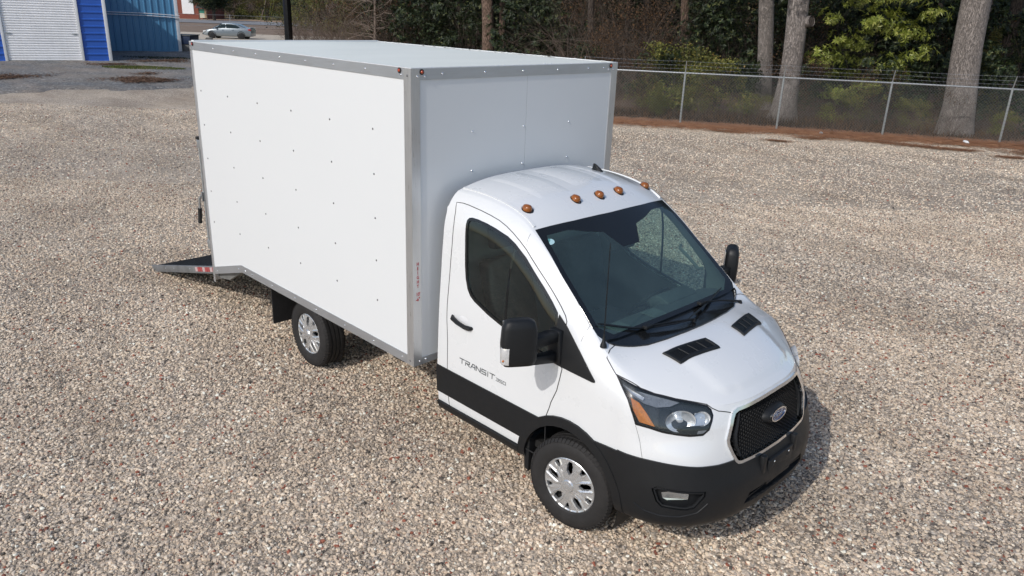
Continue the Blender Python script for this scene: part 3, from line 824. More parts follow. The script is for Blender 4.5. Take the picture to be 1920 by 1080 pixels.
# shrubs: shared meshes, each shrub a thing with foliage and stems
SH = {}
def lob(seed, r, h, n, z0=.3, flat=1.0):
    q = random.Random(seed)
    return [(q.uniform(-r, r)*.75, q.uniform(-r, r)*.75*flat, z0 + (h-z0)*q.random(), r*q.uniform(.28, .5), r*q.uniform(.28, .5), h*q.uniform(.12, .24)) for _ in range(n)]
SH['bright'] = whorl_foliage('foliage', [(-1.9, 0, 2.3, .75, .6, .32), (-1.2, .1, 2.95, .8, .6, .3), (-.2, 0, 3.6, 1.0, .7, .45), (1.0, 0, 3.3, .85, .6, .4), (1.8, .1, 3.9, .6, .6, .3), (.6, 0, 2.2, .8, .6, .35), (1.35, .1, 1.75, .6, .5, .3),
    (-.6, 0, 4.4, 1.1, .7, .4), (.9, 0, 4.6, 1.1, .7, .4), (.2, .1, 1.35, .7, .5, .3), (-1.0, 0, 1.1, .7, .5, .22), (1.0, -.1, .9, .5, .4, .25), (-.1, .2, 5.4, 1.4, .9, .5), (1.7, 0, 2.6, .5, .4, .25), (-1.7, .1, 3.7, .5, .5, .25)], 640, .185, .030, 8, M['leaf_bright'], 2)
SH['dark'] = whorl_foliage('foliage', lob(3, 1.8, 3.8, 12), 460, .15, .035, 7, M['leaf_dark'], 3)
SH['dark2'] = spray_foliage('foliage', lob(4, 2.0, 4.6, 14), 3600, .13, .04, M['leaf_dark'], 4)
SH['olive'] = spray_foliage('foliage', lob(5, 1.3, 2.0, 12, .2), 4200, .085, .028, M['leaf_olive'], 5)
SH['brown'] = spray_foliage('foliage', lob(6, 1.8, 3.6, 14), 2000, .09, .03, M['leaf_brown'], 6)
SH['cedar'] = spray_foliage('foliage', [(0, 0, .5, .75, .75, .4), (0, 0, 1.1, .65, .65, .4), (.1, 0, 1.7, .5, .5, .4), (0, 0, 2.3, .32, .32, .35), (0, 0, 2.8, .15, .15, .3)], 5200, .10, .012, M['cedar'], 7)
TW = {}
TW['vine'] = twig_mesh('stems', 40, .7, 4.2, M['twig'], 11, 2, .014, 1.6, .10)
TW['vine_dark'] = twig_mesh('stems', 34, .6, 4.6, M['twig_dark'], 12, 2, .016, 1.6, .06)
TW['thin'] = twig_mesh('stems', 9, .5, 2.6, M['twig_dark'], 13, 2, .014, .3)
TW['low'] = twig_mesh('stems', 60, 1.1, 1.0, M['twig'], 14, 1, .006, 1.3, .05)
TW['thicket'] = twig_mesh('stems', 52, .9, 2.4, M['twig'], 15, 2, .010, 1.4, .04)

def shrub(kind, u, d, s, label, group=None, tw='thin', rz=0.0, cat='shrub', name=None, sz=None, z=0.0):
    c = bearing(u, d)
    o = empty(name or {'bright': 'broadleaf_evergreen', 'dark': 'evergreen_shrub', 'dark2': 'evergreen_shrub', 'olive': 'olive_bush', 'brown': 'dry_thicket', 'cedar': 'young_cedar', None: 'bare_thicket'}[kind], (c.x, c.y, z), rz, label, cat, group)
    sc = (s, s, sz or s)
    if kind: link_mesh('foliage', SH[kind], None, o, scale=sc)
    if tw: link_mesh('stems', TW[tw], None, o, scale=sc)
    return o
RZ = yaw - PI/2
shrub('bright', 1648, 31.6, 1.0, 'large bright green broad-leaved evergreen rising behind the fence right of the pair of oaks', rz=RZ, cat='evergreen')
shrub('bright', 1605, 32.5, .5, 'low bright broad-leaved growth behind the mesh, under the large bright evergreen', rz=RZ+2.6, cat='evergreen')
shrub('olive', 1300, 31.6, 1.25, 'yellow green bush spreading above the top rail left of the pair of oaks', rz=1, cat='bush')
shrub('olive', 1365, 31.2, 1.05, 'yellow green bush touching the left oak trunk', rz=2.2, cat='bush')
shrub('olive', 1245, 32.4, .95, 'yellow green bush nearest the box, behind the fence', rz=3.9, cat='bush')
shrub('cedar', 1247, 29.2, .42, 'tiny upright yellow green conifer behind the fence mesh', tw=None, cat='conifer')
shrub('cedar', 1868, 36, 1.15, 'yellow green cedar right of the lone thick trunk', tw=None, cat='conifer', rz=1)
shrub('cedar', 1835, 38, .95, 'smaller dim cedar tucked behind the lone thick trunk', tw=None, cat='conifer', rz=2)
shrub('brown', 1140, 34, .8, 'dry brown thicket with a few orange leaves beside the box corner', tw='vine', cat='thicket')
far = [('dark', 760, 52, 1.5), ('dark2', 830, 55, 1.7), ('dark', 870, 49, 1.2), ('dark', 985, 44, 1.25), ('dark', 1030, 46, 1.35), ('dark', 1065, 43, 1.0), ('dark2', 900, 58, 1.8), ('dark2', 1000, 58, 1.9), ('dark2', 1120, 55, 1.9),
       ('dark', 1335, 38, 1.15), ('dark', 1385, 37, 1.2), ('dark2', 1350, 42, 1.5), ('dark2', 1450, 42, 1.6), ('dark', 1530, 40, 1.2), ('dark2', 1590, 43, 1.6), ('dark', 1745, 37, 1.25), ('dark', 1715, 38.5, 1.3),
       ('dark2', 1760, 42, 1.6), ('dark2', 1860, 43, 1.7), ('dark', 1910, 37, 1.3), ('dark2', 1940, 40, 1.6), ('dark', 1660, 38, 1.2), ('dark2', 1240, 54, 1.9), ('dark2', 1180, 60, 2.0), ('dark2', 1300, 58, 2.0), ('dark2', 1500, 56, 2.0), ('dark2', 1650, 56, 2.0), ('dark2', 1800, 56, 2.0), ('dark2', 760, 62, 2.0), ('dark', 1405, 33, .55), ('dark', 1560, 34, .6), ('dark', 1700, 33.5, .65), ('dark', 1850, 33.5, .6), ('dark', 1905, 32.5, .8), ('dark', 800, 50, .9), ('dark', 1100, 37, .6)]
def where(u):
    for lim, w in ((790, 'above the rear of the box roof'), (905, 'just left of the thick pine trunk'), (1010, 'just right of the slim scarred trunk'), (1090, 'above the box roof left of the vines'), (1190, 'above the front corner of the box'),
                   (1290, 'above the yellow green bush nearest the box'), (1400, 'left of the pair of oaks'), (1480, 'between and behind the pair of oaks'), (1560, 'just right of the pair of oaks'), (1640, 'behind the large bright evergreen'),
                   (1730, 'behind the right half of the large bright evergreen'), (1800, 'just left of the lone thick trunk'), (1880, 'just right of the lone thick trunk')):
        if u < lim: return w
    return 'at the right edge of the view'
SEEN = {}
def place_words(kind, u, d):
    row = 'low at the fence' if d < 36 else 'in the front rows' if d < 41 else 'in the middle rows' if d < 50 else 'deep in shade'
    lab = kind + ' ' + where(u) + ', ' + row
    if lab in SEEN: lab = lab.replace(kind, 'second ' + kind if SEEN[lab] == 1 else 'third ' + kind)
    SEEN[kind + ' ' + where(u) + ', ' + row] = SEEN.get(kind + ' ' + where(u) + ', ' + row, 0) + 1
    return lab
for i, (k, u, d, s) in enumerate(far):
    shrub(k, u, d, s, place_words('dark evergreen', u, d), 'dark evergreens in the wood', rz=i*1.1, cat='evergreen')
vines = [('vine_dark', 1105, 38, 1.1), ('vine', 1130, 40, 1.2), ('vine_dark', 1165, 37, 1.1), ('vine_dark', 1200, 38, 1.15), ('vine', 1228, 42, 1.2), ('vine_dark', 1262, 40, 1.1), ('vine_dark', 1300, 45, 1.2), ('vine', 1085, 45, 1.2), ('vine_dark', 1150, 48, 1.4), ('vine_dark', 1480, 38, 1.1),
         ('vine_dark', 1540, 37, 1.0), ('vine', 1840, 39, 1.0), ('vine_dark', 1780, 40, 1.1), ('vine_dark', 1650, 42, 1.1), ('vine_dark', 890, 52, 1.2), ('vine_dark', 760, 56, 1.2)]
for i, (k, u, d, s) in enumerate(vines):
    shrub('brown' if i % 2 else None, u, d, s, place_words('brown vine tangle', u, d), 'vine tangles in the wood', tw=k, rz=i*.9, cat='vine tangle', name='vine_tangle')
low = [(1165 + i*31 + (i*37) % 13, 28.9 + (i*7 % 5)*.55 + max(0, (i-16))*.05) for i in range(26)]
for i, (u, d) in enumerate(low):
    k = (None, 'brown', 'dark', None, 'olive')[i % 5]
    shrub(k, u, d + .4, .42 + .1*(i % 3), 'low scrub at the back of the fence ' + where(u), 'undergrowth behind the fence', tw='low' if i % 2 else 'thicket', rz=i*.7, cat='undergrowth', name='undergrowth')
# leaf litter climbing behind the fence
c0 = along_fence(6, -2.2)
blades('dry_grass', c0[0], c0[1], 13, 1.6, 9000, .05, .30, M['leaf_brown'], 31, .05, ang=math.atan2(5.61, 8.42))
# far wall of the wood, too deep to tell trees apart
rnd = random.Random(21); vs = []; fs = []
for i in range(42000):
    u = rnd.uniform(640, 2300); d = rnd.uniform(84, 110); p = bearing(u, d, rnd.uniform(0, 15))
    leaf(vs, fs, p, rand_dir(rnd), rand_dir(rnd), rnd.uniform(.7, 1.3), rnd.uniform(.25, .45))
tag(link_mesh('distant_wood', MB().add(vs, fs).mesh('distant_wood', recalc=False), M['leaf_dark']), kind='stuff')

# ------------------------------------------------------------------ left distance: brush, bare tree, far woods
rnd = random.Random(8)
for i, (u, d, s) in enumerate([(600, 68, 1.6), (625, 66, 1.7), (652, 63, 1.7), (680, 61, 1.6), (705, 59, 1.4), (575, 74, 1.3), (640, 74, 1.9), (690, 70, 1.9), (725, 64, 1.6), (560, 80, 1.1)]):
    shrub('brown' if i % 3 == 1 else None, u, d, s, 'bare brown brush at the end of the lot beyond the rear of the box roof', 'brown brush beyond the box', tw='thicket', rz=i, cat='brush', name='bare_brush')
c = bearing(702, 57)
bt = empty('bare_tree', (c.x, c.y, 0), 0, 'leafless grey tree with fine spreading branches beyond the rear corner of the box roof', 'tree')
mb = MB(); rr = random.Random(3); mb.tube([(0, 0, -.1), (.1, 0, 2), (.05, .1, 4.5), (.1, .1, 7)], [.13, .10, .07, .04], 8)
for i in range(64):
    z = 1.0 + i*.09; a = rr.uniform(0, 6.28); branch(mb, rr, Vector((.07, .05, z)), Vector((math.cos(a), math.sin(a), rr.uniform(-.15, .5))), rr.uniform(1.6, 3.4), .024, 2, 3, .55, -.03)
mb.build('trunk_and_branches', M['twig_pale'], bt, smooth=True, recalc=False)
for i, (u, d, s, k) in enumerate([(665, 72, 1.6, 'olive'), (600, 80, 2.0, 'olive'), (740, 62, 1.3, 'dark'), (560, 120, 2.2, 'dark2'), (700, 76, 2.2, 'olive')]):
    shrub(k, u, d, s, ('olive shrub', 'olive shrub farther back', 'dark glossy shrub', 'far dark evergreen by the road', 'tallest olive shrub')[i] + ' among the brown brush left of the dark wood', 'green shrubs among the brown brush', rz=i, z=1.0 if k == 'olive' else 0)
# conifer beside the brick building
c = bearing(404, 163)
cf = empty('conifer', (c.x, c.y, 0), 0, 'dark bushy conifer in front of the brick building', 'conifer')
MB().tube([(0, 0, -.1), (0, 0, 3.2)], [.32, .26], 10).build('trunk', M['bark_dark'], cf)
link_mesh('crown', spray_foliage('crown', [(rnd.uniform(-2, 2), rnd.uniform(-2, 2), rnd.uniform(2.6, 7), 2.0, 2.0, 1.1) for _ in range(12)], 9000, .45, .07, M['leaf_dark'], 9), None, cf)
FT = [twig_mesh('branches', 26, .5, 9.0, M['twig_pale'], 40+i, 2, .09, 1.0) for i in range(3)]
for i in range(22):
    u = 395 + i*11.5 + rnd.uniform(-4, 4); d = rnd.uniform(190, 240); c = bearing(u, d)
    o = empty('bare_tree', (c.x, c.y, 0), i*.8, 'leafless grey brown tree on the skyline beyond the road', 'tree', 'far leafless trees beyond the road')
    link_mesh('branches', FT[i % 3], None, o, scale=(1.1, 1.1, 1.1))
for i in range(16):
    u = 430 + i*12.5; d = rnd.uniform(182, 200)
    shrub('brown' if i % 2 else 'olive', u, d, rnd.uniform(2.2, 3.2), 'bushy growth along the foot of the far trees beyond the road', 'far bushes beyond the road', rz=i, cat='bush')
for i, (u, l) in enumerate([(490, .35), (498, .05), (505, .22), (508, .28)]):
    c = bearing(u, 172); o = empty('sapling', (c.x, c.y, 0), 0, 'thin pale leaning sapling beyond the road', 'sapling', 'pale leaning saplings beyond the road')
    MB().tube([(0, 0, -.1), (E1.x*l*4, E1.y*l*4, 4)], [.10, .05], 6).build('stem', M['leaf_olive'] if i > 0 else M['twig_pale'], o)
# tree line closing the view behind the brick building
vs = []; fs = []
for i in range(9000):
    u = rnd.uniform(-300, 720); d = rnd.uniform(250, 300); p = bearing(u, d, rnd.random()**1.3*17)
    leaf(vs, fs, p, rand_dir(rnd), rand_dir(rnd), rnd.uniform(1.2, 2.2), rnd.uniform(.5, .9))
tag(link_mesh('far_tree_line', MB().add(vs, fs).mesh('far_tree_line', recalc=False), M['leaf_brown']), kind='stuff')

# brick building
c = bearing(316, 176)
bb = empty('brick_building', (c.x, c.y, 0), yaw-PI/2, 'red brick building with one tall white blank panel, far behind the blue buildings', 'building')
MB().box((-16, 0, -.2), (7.2, 12, 5.6)).build('wall', M['brick'], bb)
MB().box((3.3, -.12, .9), (5.6, 0, 5.2)).build('blank_panel', M['white_trim'], bb)
MB().prism([(-16.6, 5.6), (7.8, 5.6), (4.6, 8.2), (-13, 8.2)], -.6, 12.6, 'y').build('roof', M['roof_dark'], bb)
z = .1
crs = MB()
while z < 5.5: crs.box((-16, -.015, z), (7.21, 0.0, z+.16)); z += .24
tag(crs.build('brick_course', M['brick'], bb), kind='stuff')

# little roofed notice board
c = bearing(384, 166)
kb = empty('notice_board', (c.x, c.y, 0), yaw-PI/2, 'small roofed notice board with green and cream panels in front of the brick building', 'notice board')
for x in (-.75, .75): MB().box((x-.08, -.08, -.1), (x+.08, .08, 2.1)).build('post', M['bark_brown'], kb)
MB().box((-.62, -.06, 1.25), (.3, -.02, 1.95)).build('green_panel', mat_plain('green_board', (.03, .22, .16), .5), kb)
MB().box((-.62, -.06, .35), (.3, -.02, 1.2)).build('cream_panel', mat_plain('cream_board', (.55, .52, .42), .6), kb)
MB().box((.32, -.06, .35), (.66, -.02, 1.95)).build('tan_panel', mat_plain('tan_board', (.36, .24, .15), .6), kb)
MB().prism([(-1.2, 2.1), (1.2, 2.1), (0.7, 2.75), (-.7, 2.75)], -.6, .6, 'y').build('roof', M['roof_dark'], kb)

# low fence along the field
ff = empty('field_fence', fr(-50, 98), 0, 'sparse thin wire fence along the dry field beyond the car', 'fence')
for i in range(7):
    p = Vector(fr(-50+i*7.2, 98)) - Vector(fr(-50, 98))
    MB().tube([p+Vector((0, 0, -.1)), p+Vector((0, 0, 2.0))], .035, 6).build('post', M['galv'], ff)
w = MB()
for z in (.6, 1.2, 1.9): w.tube([Vector((0, 0, z)), Vector(fr(-50+6*7.2, 98)) - Vector(fr(-50, 98)) + Vector((0, 0, z))], .012, 4)
w.build('wire', M['galv'], ff)

# black square pole
c = bearing(541, 46)
pl = empty('black_pole', (c.x, c.y, 0), R(20), 'tall square black steel pole standing behind the box roof, right of the parked car', 'pole')
MB().box((-.155, -.155, .1), (.155, .155, 11)).build('shaft', M['gloss_black'], pl, bevel=.012)
MB().box((-.3, -.3, 0), (.3, .3, .1)).build('base_plate', M['steel_grey'], pl, bevel=.01)

# ------------------------------------------------------------------ parked saloon car
M['car_silver'] = mat_plain('silver_blue_car_paint', (.25, .29, .32), .32, .35, var=.02, coat=.8, rvar=.01)
M['dark_rim'] = mat_plain('dark_rim', (.04, .042, .045), .4, .5)
M['car_glass'] = mat_plain('dark_car_glass', (.03, .045, .05), .06, 0, var=.1)
def build_car(x, y, rz):
    car = empty('parked_car', (x, y, .03), rz, 'silver blue four-door saloon car parked side-on at the far end of the lot', 'car')
    # half-width sections: lower body follows a side profile
    L = [(-2.42, .42, .78), (-2.38, .28, .98), (-2.2, .24, 1.05), (-1.7, .22, 1.03), (-1.0, .20, .97), (0, .20, .93), (.9, .20, .92), (1.5, .22, .86), (2.0, .24, .76), (2.28, .28, .66), (2.40, .36, .56)]
    W_ = [.70, .80, .86, .895, .905, .905, .905, .895, .85, .74, .58]
    vs = []; fs = []
    for (lx, zb, zt), w in zip(L, W_):
        h = zt-zb
        ring = [(w*.86, zb), (w*.97, zb+h*.12), (w, zb+h*.45), (w*.985, zb+h*.75), (w*.93, zt-.03), (w*.75, zt), (0, zt+.02)]
        full = ring + [(-a, b) for a, b in ring[-2::-1]]
        vs += [(lx, a, b) for a, b in full]
    m = 13
    for i in range(len(L)-1):
        for k in range(m-1): fs.append((i*m+k, i*m+k+1, (i+1)*m+k+1, (i+1)*m+k))
        fs.append((i*m+m-1, i*m, (i+1)*m, (i+1)*m+m-1))
    fs.append(tuple(range(m))); fs.append(tuple((len(L)-1)*m+k for k in range(m)))
    body = MB().add(vs, fs)
    # greenhouse
    G = [(-1.95, .99, .70), (-1.5, 1.17, .66), (-1.0, 1.37, .62), (-.5, 1.44, .60), (0, 1.455, .60), (.4, 1.42, .60), (.8, 1.26, .64), (1.2, 1.04, .70), (1.42, .93, .74)]
    vs = []; fs = []
    for lx, zt, w in G:
        ring = [(.84, .90), (w+(.84-w)*.35*(1 if zt > 1.1 else .3), .90+(zt-.90)*.62), (w, zt-.035), (w*.8, zt), (0, zt+.012)]
        full = ring + [(-a, b) for a, b in ring[-2::-1]]; vs += [(lx, a, b) for a, b in full]
    m = 9
    for i in range(len(G)-1):
        for k in range(m-1): fs.append((i*m+k, i*m+k+1, (i+1)*m+k+1, (i+1)*m+k))
    fs.append(tuple(range(m))); fs.append(tuple((len(G)-1)*m+k for k in range(m)))
    body.add(vs, fs)
    body.build('body', M['car_silver'], car, smooth=True, sharp=45)
    for s in (1, -1):
        MB().prism([(1.05, .95), (.62, 1.28), (.42, 1.345), (.10, 1.37), (.10, .93)], s*.735, s*.80, 'y').build('front_side_window', M['car_glass'], car)
        MB().prism([(.02, .94), (.02, 1.37), (-.5, 1.365), (-.95, 1.28), (-1.28, 1.12), (-1.1, .97)], s*.735, s*.80, 'y').build('rear_side_window', M['car_glass'], car)
        for nm, lx in (('front_wheel', 1.42), ('rear_wheel', -1.42)):
            w = MB().lathe([(.0, 0), (.24, 0), (.31, -.02), (.33, -.08), (.33, -.20), (.30, -.22)], 24, 'y')
            w.xform(Matrix.Translation((lx, .91 if s > 0 else -.91, .33)) @ (Matrix.Identity(4) if s > 0 else Matrix.Rotation(PI, 4, 'Z')))
            wo = w.build('wheel', M['rubber'], car, smooth=True)
            r = MB().lathe([(0, .012), (.08, .012), (.2, .005), (.215, .0)], 10, 'y')
            r.xform(Matrix.Translation((lx, .915 if s > 0 else -.915, .33)) @ (Matrix.Identity(4) if s > 0 else Matrix.Rotation(PI, 4, 'Z')))
            r.build('rim', M['dark_rim'], wo)
            ar = MB().lathe([(.34, 0), (.385, 0), (.385, -.05), (.34, -.05)], 24, 'y', close=True)
            ar.xform(Matrix.Translation((lx, (.915)*s + (0 if s > 0 else .05), .35))); ar.build('wheel_arch', M['dark'], car)
        for lx in (.25, -.72): MB().box((lx, s*.90, .80), (lx+.16, s*.93, .83)).build('door_handle', M['chrome'], car)
        MB().box((.88, s*.86, .93), (1.02, s*1.02, 1.06)).build('wing_mirror', M['black'], car, bevel=.03)
        MB().prism([(2.0, .62), (2.32, .56), (2.26, .70), (1.95, .74)], s*.60, s*.88, 'y').build('headlamp', M['white_trim'], car, bevel=.02)
        MB().prism([(-2.41, .78), (-2.1, .84), (-2.1, .95), (-2.38, .97)], s*.62, s*.885, 'y').build('tail_lamp', M['red_lens'], car, bevel=.02)
        MB().box((2.2, s*.3, .33), (2.42, s*.7, .43)).build('lower_grille', M['dark'], car)
    MB().prism([(-1.93, 1.0), (-1.08, 1.365), (-1.10, 1.345), (-1.93, .97)], -.56, .56, 'y').build('rear_screen', M['car_glass'], car)
    MB().prism([(1.36, .985), (.55, 1.40), (.52, 1.37), (1.30, .95)], -.58, .58, 'y').build('windscreen', M['car_glass'], car)
    MB().box((-2.40, -.6, 1.04), (-2.12, .6, 1.08)).build('boot_spoiler', M['car_silver'], car, bevel=.015)
c = bearing(430, 84.5)
build_car(c.x, c.y, yaw + PI/2 + R(2))
c = bearing(391, 81.5)
pb_ = empty('parking_block', (c.x, c.y, .03), RZ, 'small dark wheel stop lying in front of the parked car', 'wheel stop')
MB().prism([(-.32, 0), (.32, 0), (.26, .17), (-.26, .17)], -.12, .12, 'y').build('block', M['steel_grey'], pb_, bevel=.02)
MB().box((-.33, -.13, 0), (.33, .13, .06)).build('foot', M['dark'], pb_)

# ------------------------------------------------------------------ cab surface
# ---- cab surface (right half, y<0), metres; origin on the ground under the front axle ----
def herm(ts, vs, t):
    n=len(ts)
    if t<=ts[0]: return list(vs[0])
    if t>=ts[-1]: return list(vs[-1])
    i=0
    while ts[i+1]<t: i+=1
    h=ts[i+1]-ts[i]; u=(t-ts[i])/h
    def d(k,c):
        if k==0: return (vs[1][c]-vs[0][c])/(ts[1]-ts[0])
        if k==n-1: return (vs[-1][c]-vs[-2][c])/(ts[-1]-ts[-2])
        a=(vs[k][c]-vs[k-1][c])/(ts[k]-ts[k-1]); b=(vs[k+1][c]-vs[k][c])/(ts[k+1]-ts[k])
        w1=ts[k+1]-ts[k]; w0=ts[k]-ts[k-1]
        return (a*w1+b*w0)/(w0+w1)
    out=[]
    for c in range(len(vs[0])):
        p0=vs[i][c];p1=vs[i+1][c];m0=d(i,c)*h;m1=d(i+1,c)*h
        u2=u*u;u3=u2*u
        out.append((2*u3-3*u2+1)*p0+(u3-2*u2+u)*m0+(-2*u3+3*u2)*p1+(u3-u2)*m1)
    return out
def tab(table, t):
    return herm([r[0] for r in table],[r[1:] for r in table],t)
# side width by height
YS=[(.345,.88),(.368,.945),(.41,.966),(.46,.974),(.60,.985),(.77,.988),(.90,.984),(1.05,.980),(1.2,.974),(1.35,.964),(1.6,.948),(1.9,.926),(2.05,.915),(2.2,.90)]
# crease line T for the side stations: x: y, z
TX=[(-1.44,.79,2.165),(-1.2,.79,2.165),(-1.0,.788,2.15),(-.85,.785,2.125),(-.73,.785,2.085),(-.6,.79,2.01),(-.5,.798,1.945),(-.35,.812,1.82),(-.2,.826,1.70),(-.05,.842,1.575),(.05,.855,1.49),(.14,.868,1.415),(.22,.876,1.365),(.33,.878,1.315),(.45,.87,1.272)]
XS=[-1.44,-1.3,-1.1,-.95,-.82,-.72,-.6,-.45,-.3,-.15,0,.1,.2,.32,.45]
ZR=[.345,.368,.41,.52,.62,.74,.86,.98]          # fixed-height rows
FR=[.22,.45,.68,.84,.93,.975,1.0]                  # rows between .98 and T
# nose plan curves for the fixed rows: z: n1..n5 (x,y)
NOSE=[[(.56,.84),(.75,.71),(.86,.50),(.91,.28),(.925,0)],
      [(.61,.915),(.82,.77),(.94,.545),(.99,.29),(1.005,0)],
      [(.625,.94),(.845,.795),(.968,.565),(1.022,.3),(1.037,0)],
      [(.63,.95),(.86,.80),(.985,.57),(1.04,.3),(1.055,0)],
      [(.63,.95),(.855,.795),(.98,.57),(1.035,.3),(1.05,0)],
      [(.62,.94),(.835,.785),(.95,.56),(1.0,.3),(1.015,0)],
      [(.61,.93),(.81,.77),(.92,.55),(.975,.3),(.99,0)],
      [(.59,.91),(.77,.745),(.885,.54),(.95,.3),(.97,0)]]
NT=[(.53,.825,1.235),(.68,.675,1.19),(.825,.50,1.15),(.892,.3,1.15),(.912,0,1.152)]
# centre line of the top patch for each T station (x,z)
CX=[(-1.44,2.245),(-1.3,2.25),(-1.1,2.245),(-.95,2.225),(-.82,2.195),(-.72,2.155),(-.6,2.085),(-.45,1.95),(-.3,1.815),(-.15,1.675),(0,1.53),(.1,1.43),(.2,1.405),(.32,1.405),(.46,1.385),(.60,1.34),(.76,1.26),(.872,1.185)]
PEX=[3.2,3.2,3.2,3.2,3.2,3.0,2.4,2.2,2.2,2.2,2.2,2.4,2.8,2.8,2.6,2.6,2.6,2.6]
def side_net():
    net=[]
    for x in XS:
        yT,zT=tab(TX,x); col=[]
        ys=lambda z: tab(YS,z)[0]
        dy=ys(zT)-yT; ex=13-8*max(0,min(1,(x+1.0)/.7))
        for z in ZR: col.append((x,-ys(z),z))
        for f in FR:
            z=.98+(zT-.98)*f
            col.append((x,-(ys(z)-dy*f**ex),z))
        net.append(col)
    for n in range(5):
        col=[]
        for k,z in enumerate(ZR):
            col.append((NOSE[k][n][0],-NOSE[k][n][1],z))
        a=col[-1]; b=(NT[n][0],-NT[n][1],NT[n][2])
        for f in FR:
            g=f**(1.8 if n<2 else 1.2)
            col.append((a[0]+(b[0]-a[0])*g, a[1]+(b[1]-a[1])*g, a[2]+(b[2]-a[2])*f))
        net.append(col)
    return net
def dense(net, su, sv):
    # net[i][j] refined by Hermite interpolation in both directions, chord parameters
    n=len(net); m=len(net[0])
    def chord(pts):
        t=[0]
        for a,b in zip(pts,pts[1:]): t.append(t[-1]+max(1e-6,math.dist(a,b)))
        return t
    rows=[]
    for i in range(n):
        r=[]; tv=chord(net[i])
        for j in range(m-1):
            for k in range(sv): r.append(herm(tv,net[i],tv[j]+(tv[j+1]-tv[j])*k/sv))
        r.append(list(net[i][-1])); rows.append(r)
    M=len(rows[0]); out=[]
    cols=[[rows[i][j] for i in range(n)] for j in range(M)]; tus=[chord(c) for c in cols]
    for i in range(n-1):
        for k in range(su):
            out.append([herm(tus[j],cols[j],tus[j][i]+(tus[j][i+1]-tus[j][i])*k/su) for j in range(M)])
    out.append([cols[j][-1] for j in range(M)])
    return out
def top_net(side, su, nv=16):
    # side = dense side grid; its last row index is T. cross curves from T to the centre line
    out=[]; ns=len(XS)+2      # stations up to n3
    idx=list(range(0,(ns)*su+1))
    for i in idx:
        T=side[i][-1]; s=i/su
        xc,zc=herm(list(range(len(CX))),CX,s); p=herm(list(range(len(PEX))),[(q,) for q in PEX],s)[0]
        row=[]
        for k in range(nv+1):
            y=1-(k/nv)**1.0     # 1 at T -> 0 at centre
            v=math.sin(y*math.pi/2) if False else y
            w=1-v**p; w2=1-v**2
            row.append([T[0]+(xc-T[0])*w2, T[1]*v, T[2]+(zc-T[2])*w])
        out.append(row)
    # last row: the leading edge itself
    fr=[side[i][-1] for i in range(ns*su,len(side))]
    ys=[-q[1] for q in fr]; y0=ys[0]; row=[]
    for k in range(nv+1):
        y=y0*(1-k/nv); j=0
        while j<len(ys)-2 and ys[j+1]>y: j+=1
        u=(ys[j]-y)/max(1e-9,ys[j]-ys[j+1]); a=fr[j];b=fr[j+1]
        row.append([a[c]+(b[c]-a[c])*u for c in range(3)])
    out.append(row)
    return out

# ------------------------------------------------------------------ the box truck
M['lamp_chrome'] = mat_plain('lamp_chrome', (.82, .84, .86), .2, .55, var=.15, vscale=30)
truck = empty('box_truck', (0, 0, 0), 0, 'white van truck with a tall white box body and lowered rear ramp on pale gravel', 'truck')

def smooth_mesh(name, vs, fs, mat, sharp=40):
    return MB().add(vs, fs).mesh(name, mat, True, sharp, False)

# ---- cab shell ------------------------------------------------
SU, SV, NV = 6, 5, 22
side = dense(side_net(), SU, SV)
topg = top_net(side, SU, NV)
bm = bmesh.new()
def add_grid(G, flip):
    V = [[bm.verts.new(Vector(p)) for p in r] for r in G]
    for i in range(len(G)-1):
        for j in range(len(G[0])-1):
            q = (V[i][j], V[i+1][j], V[i+1][j+1], V[i][j+1])
            bm.faces.new(q if not flip else q[::-1])
add_grid(side, False); add_grid(topg, True)
bmesh.ops.remove_doubles(bm, verts=bm.verts, dist=1e-5)
bmesh.ops.dissolve_degenerate(bm, dist=1e-5, edges=bm.edges)
bmesh.ops.recalc_face_normals(bm, faces=bm.faces)
bm.normal_update()
cc = Vector((-.5, 0, 1.2))
if sum((f.calc_center_median()-cc).dot(f.normal)*f.calc_area() for f in bm.faces) < 0:
    bmesh.ops.reverse_faces(bm, faces=bm.faces)
bm.normal_update()
# fine relief on roof and hood: two bonnet creases, roof edge channels
for v in bm.verts:
    x, y, z = v.co
    if z > 1.10 and x > .2 and z > 1.2-.0*x:      # bonnet power dome
        yy = abs(y); w = max(0, min(1, (x-.28)/.25))*max(0, min(1, (.93-x)/.12))
        edge = .50 - .16*(x-.4)
        s = 1/(1+math.exp((yy-edge)/.013))
        if yy < .62: v.co.z += .016*s*w
bm.normal_update()
LAY = bm.faces.layers.int.new('part')
BV = BVHTree.FromBMesh(bm)
ID = {}
def pid(n):
    if n not in ID: ID[n] = len(ID)+1
    return ID[n]
pid('body')
for f in bm.faces: f[LAY] = pid('body')

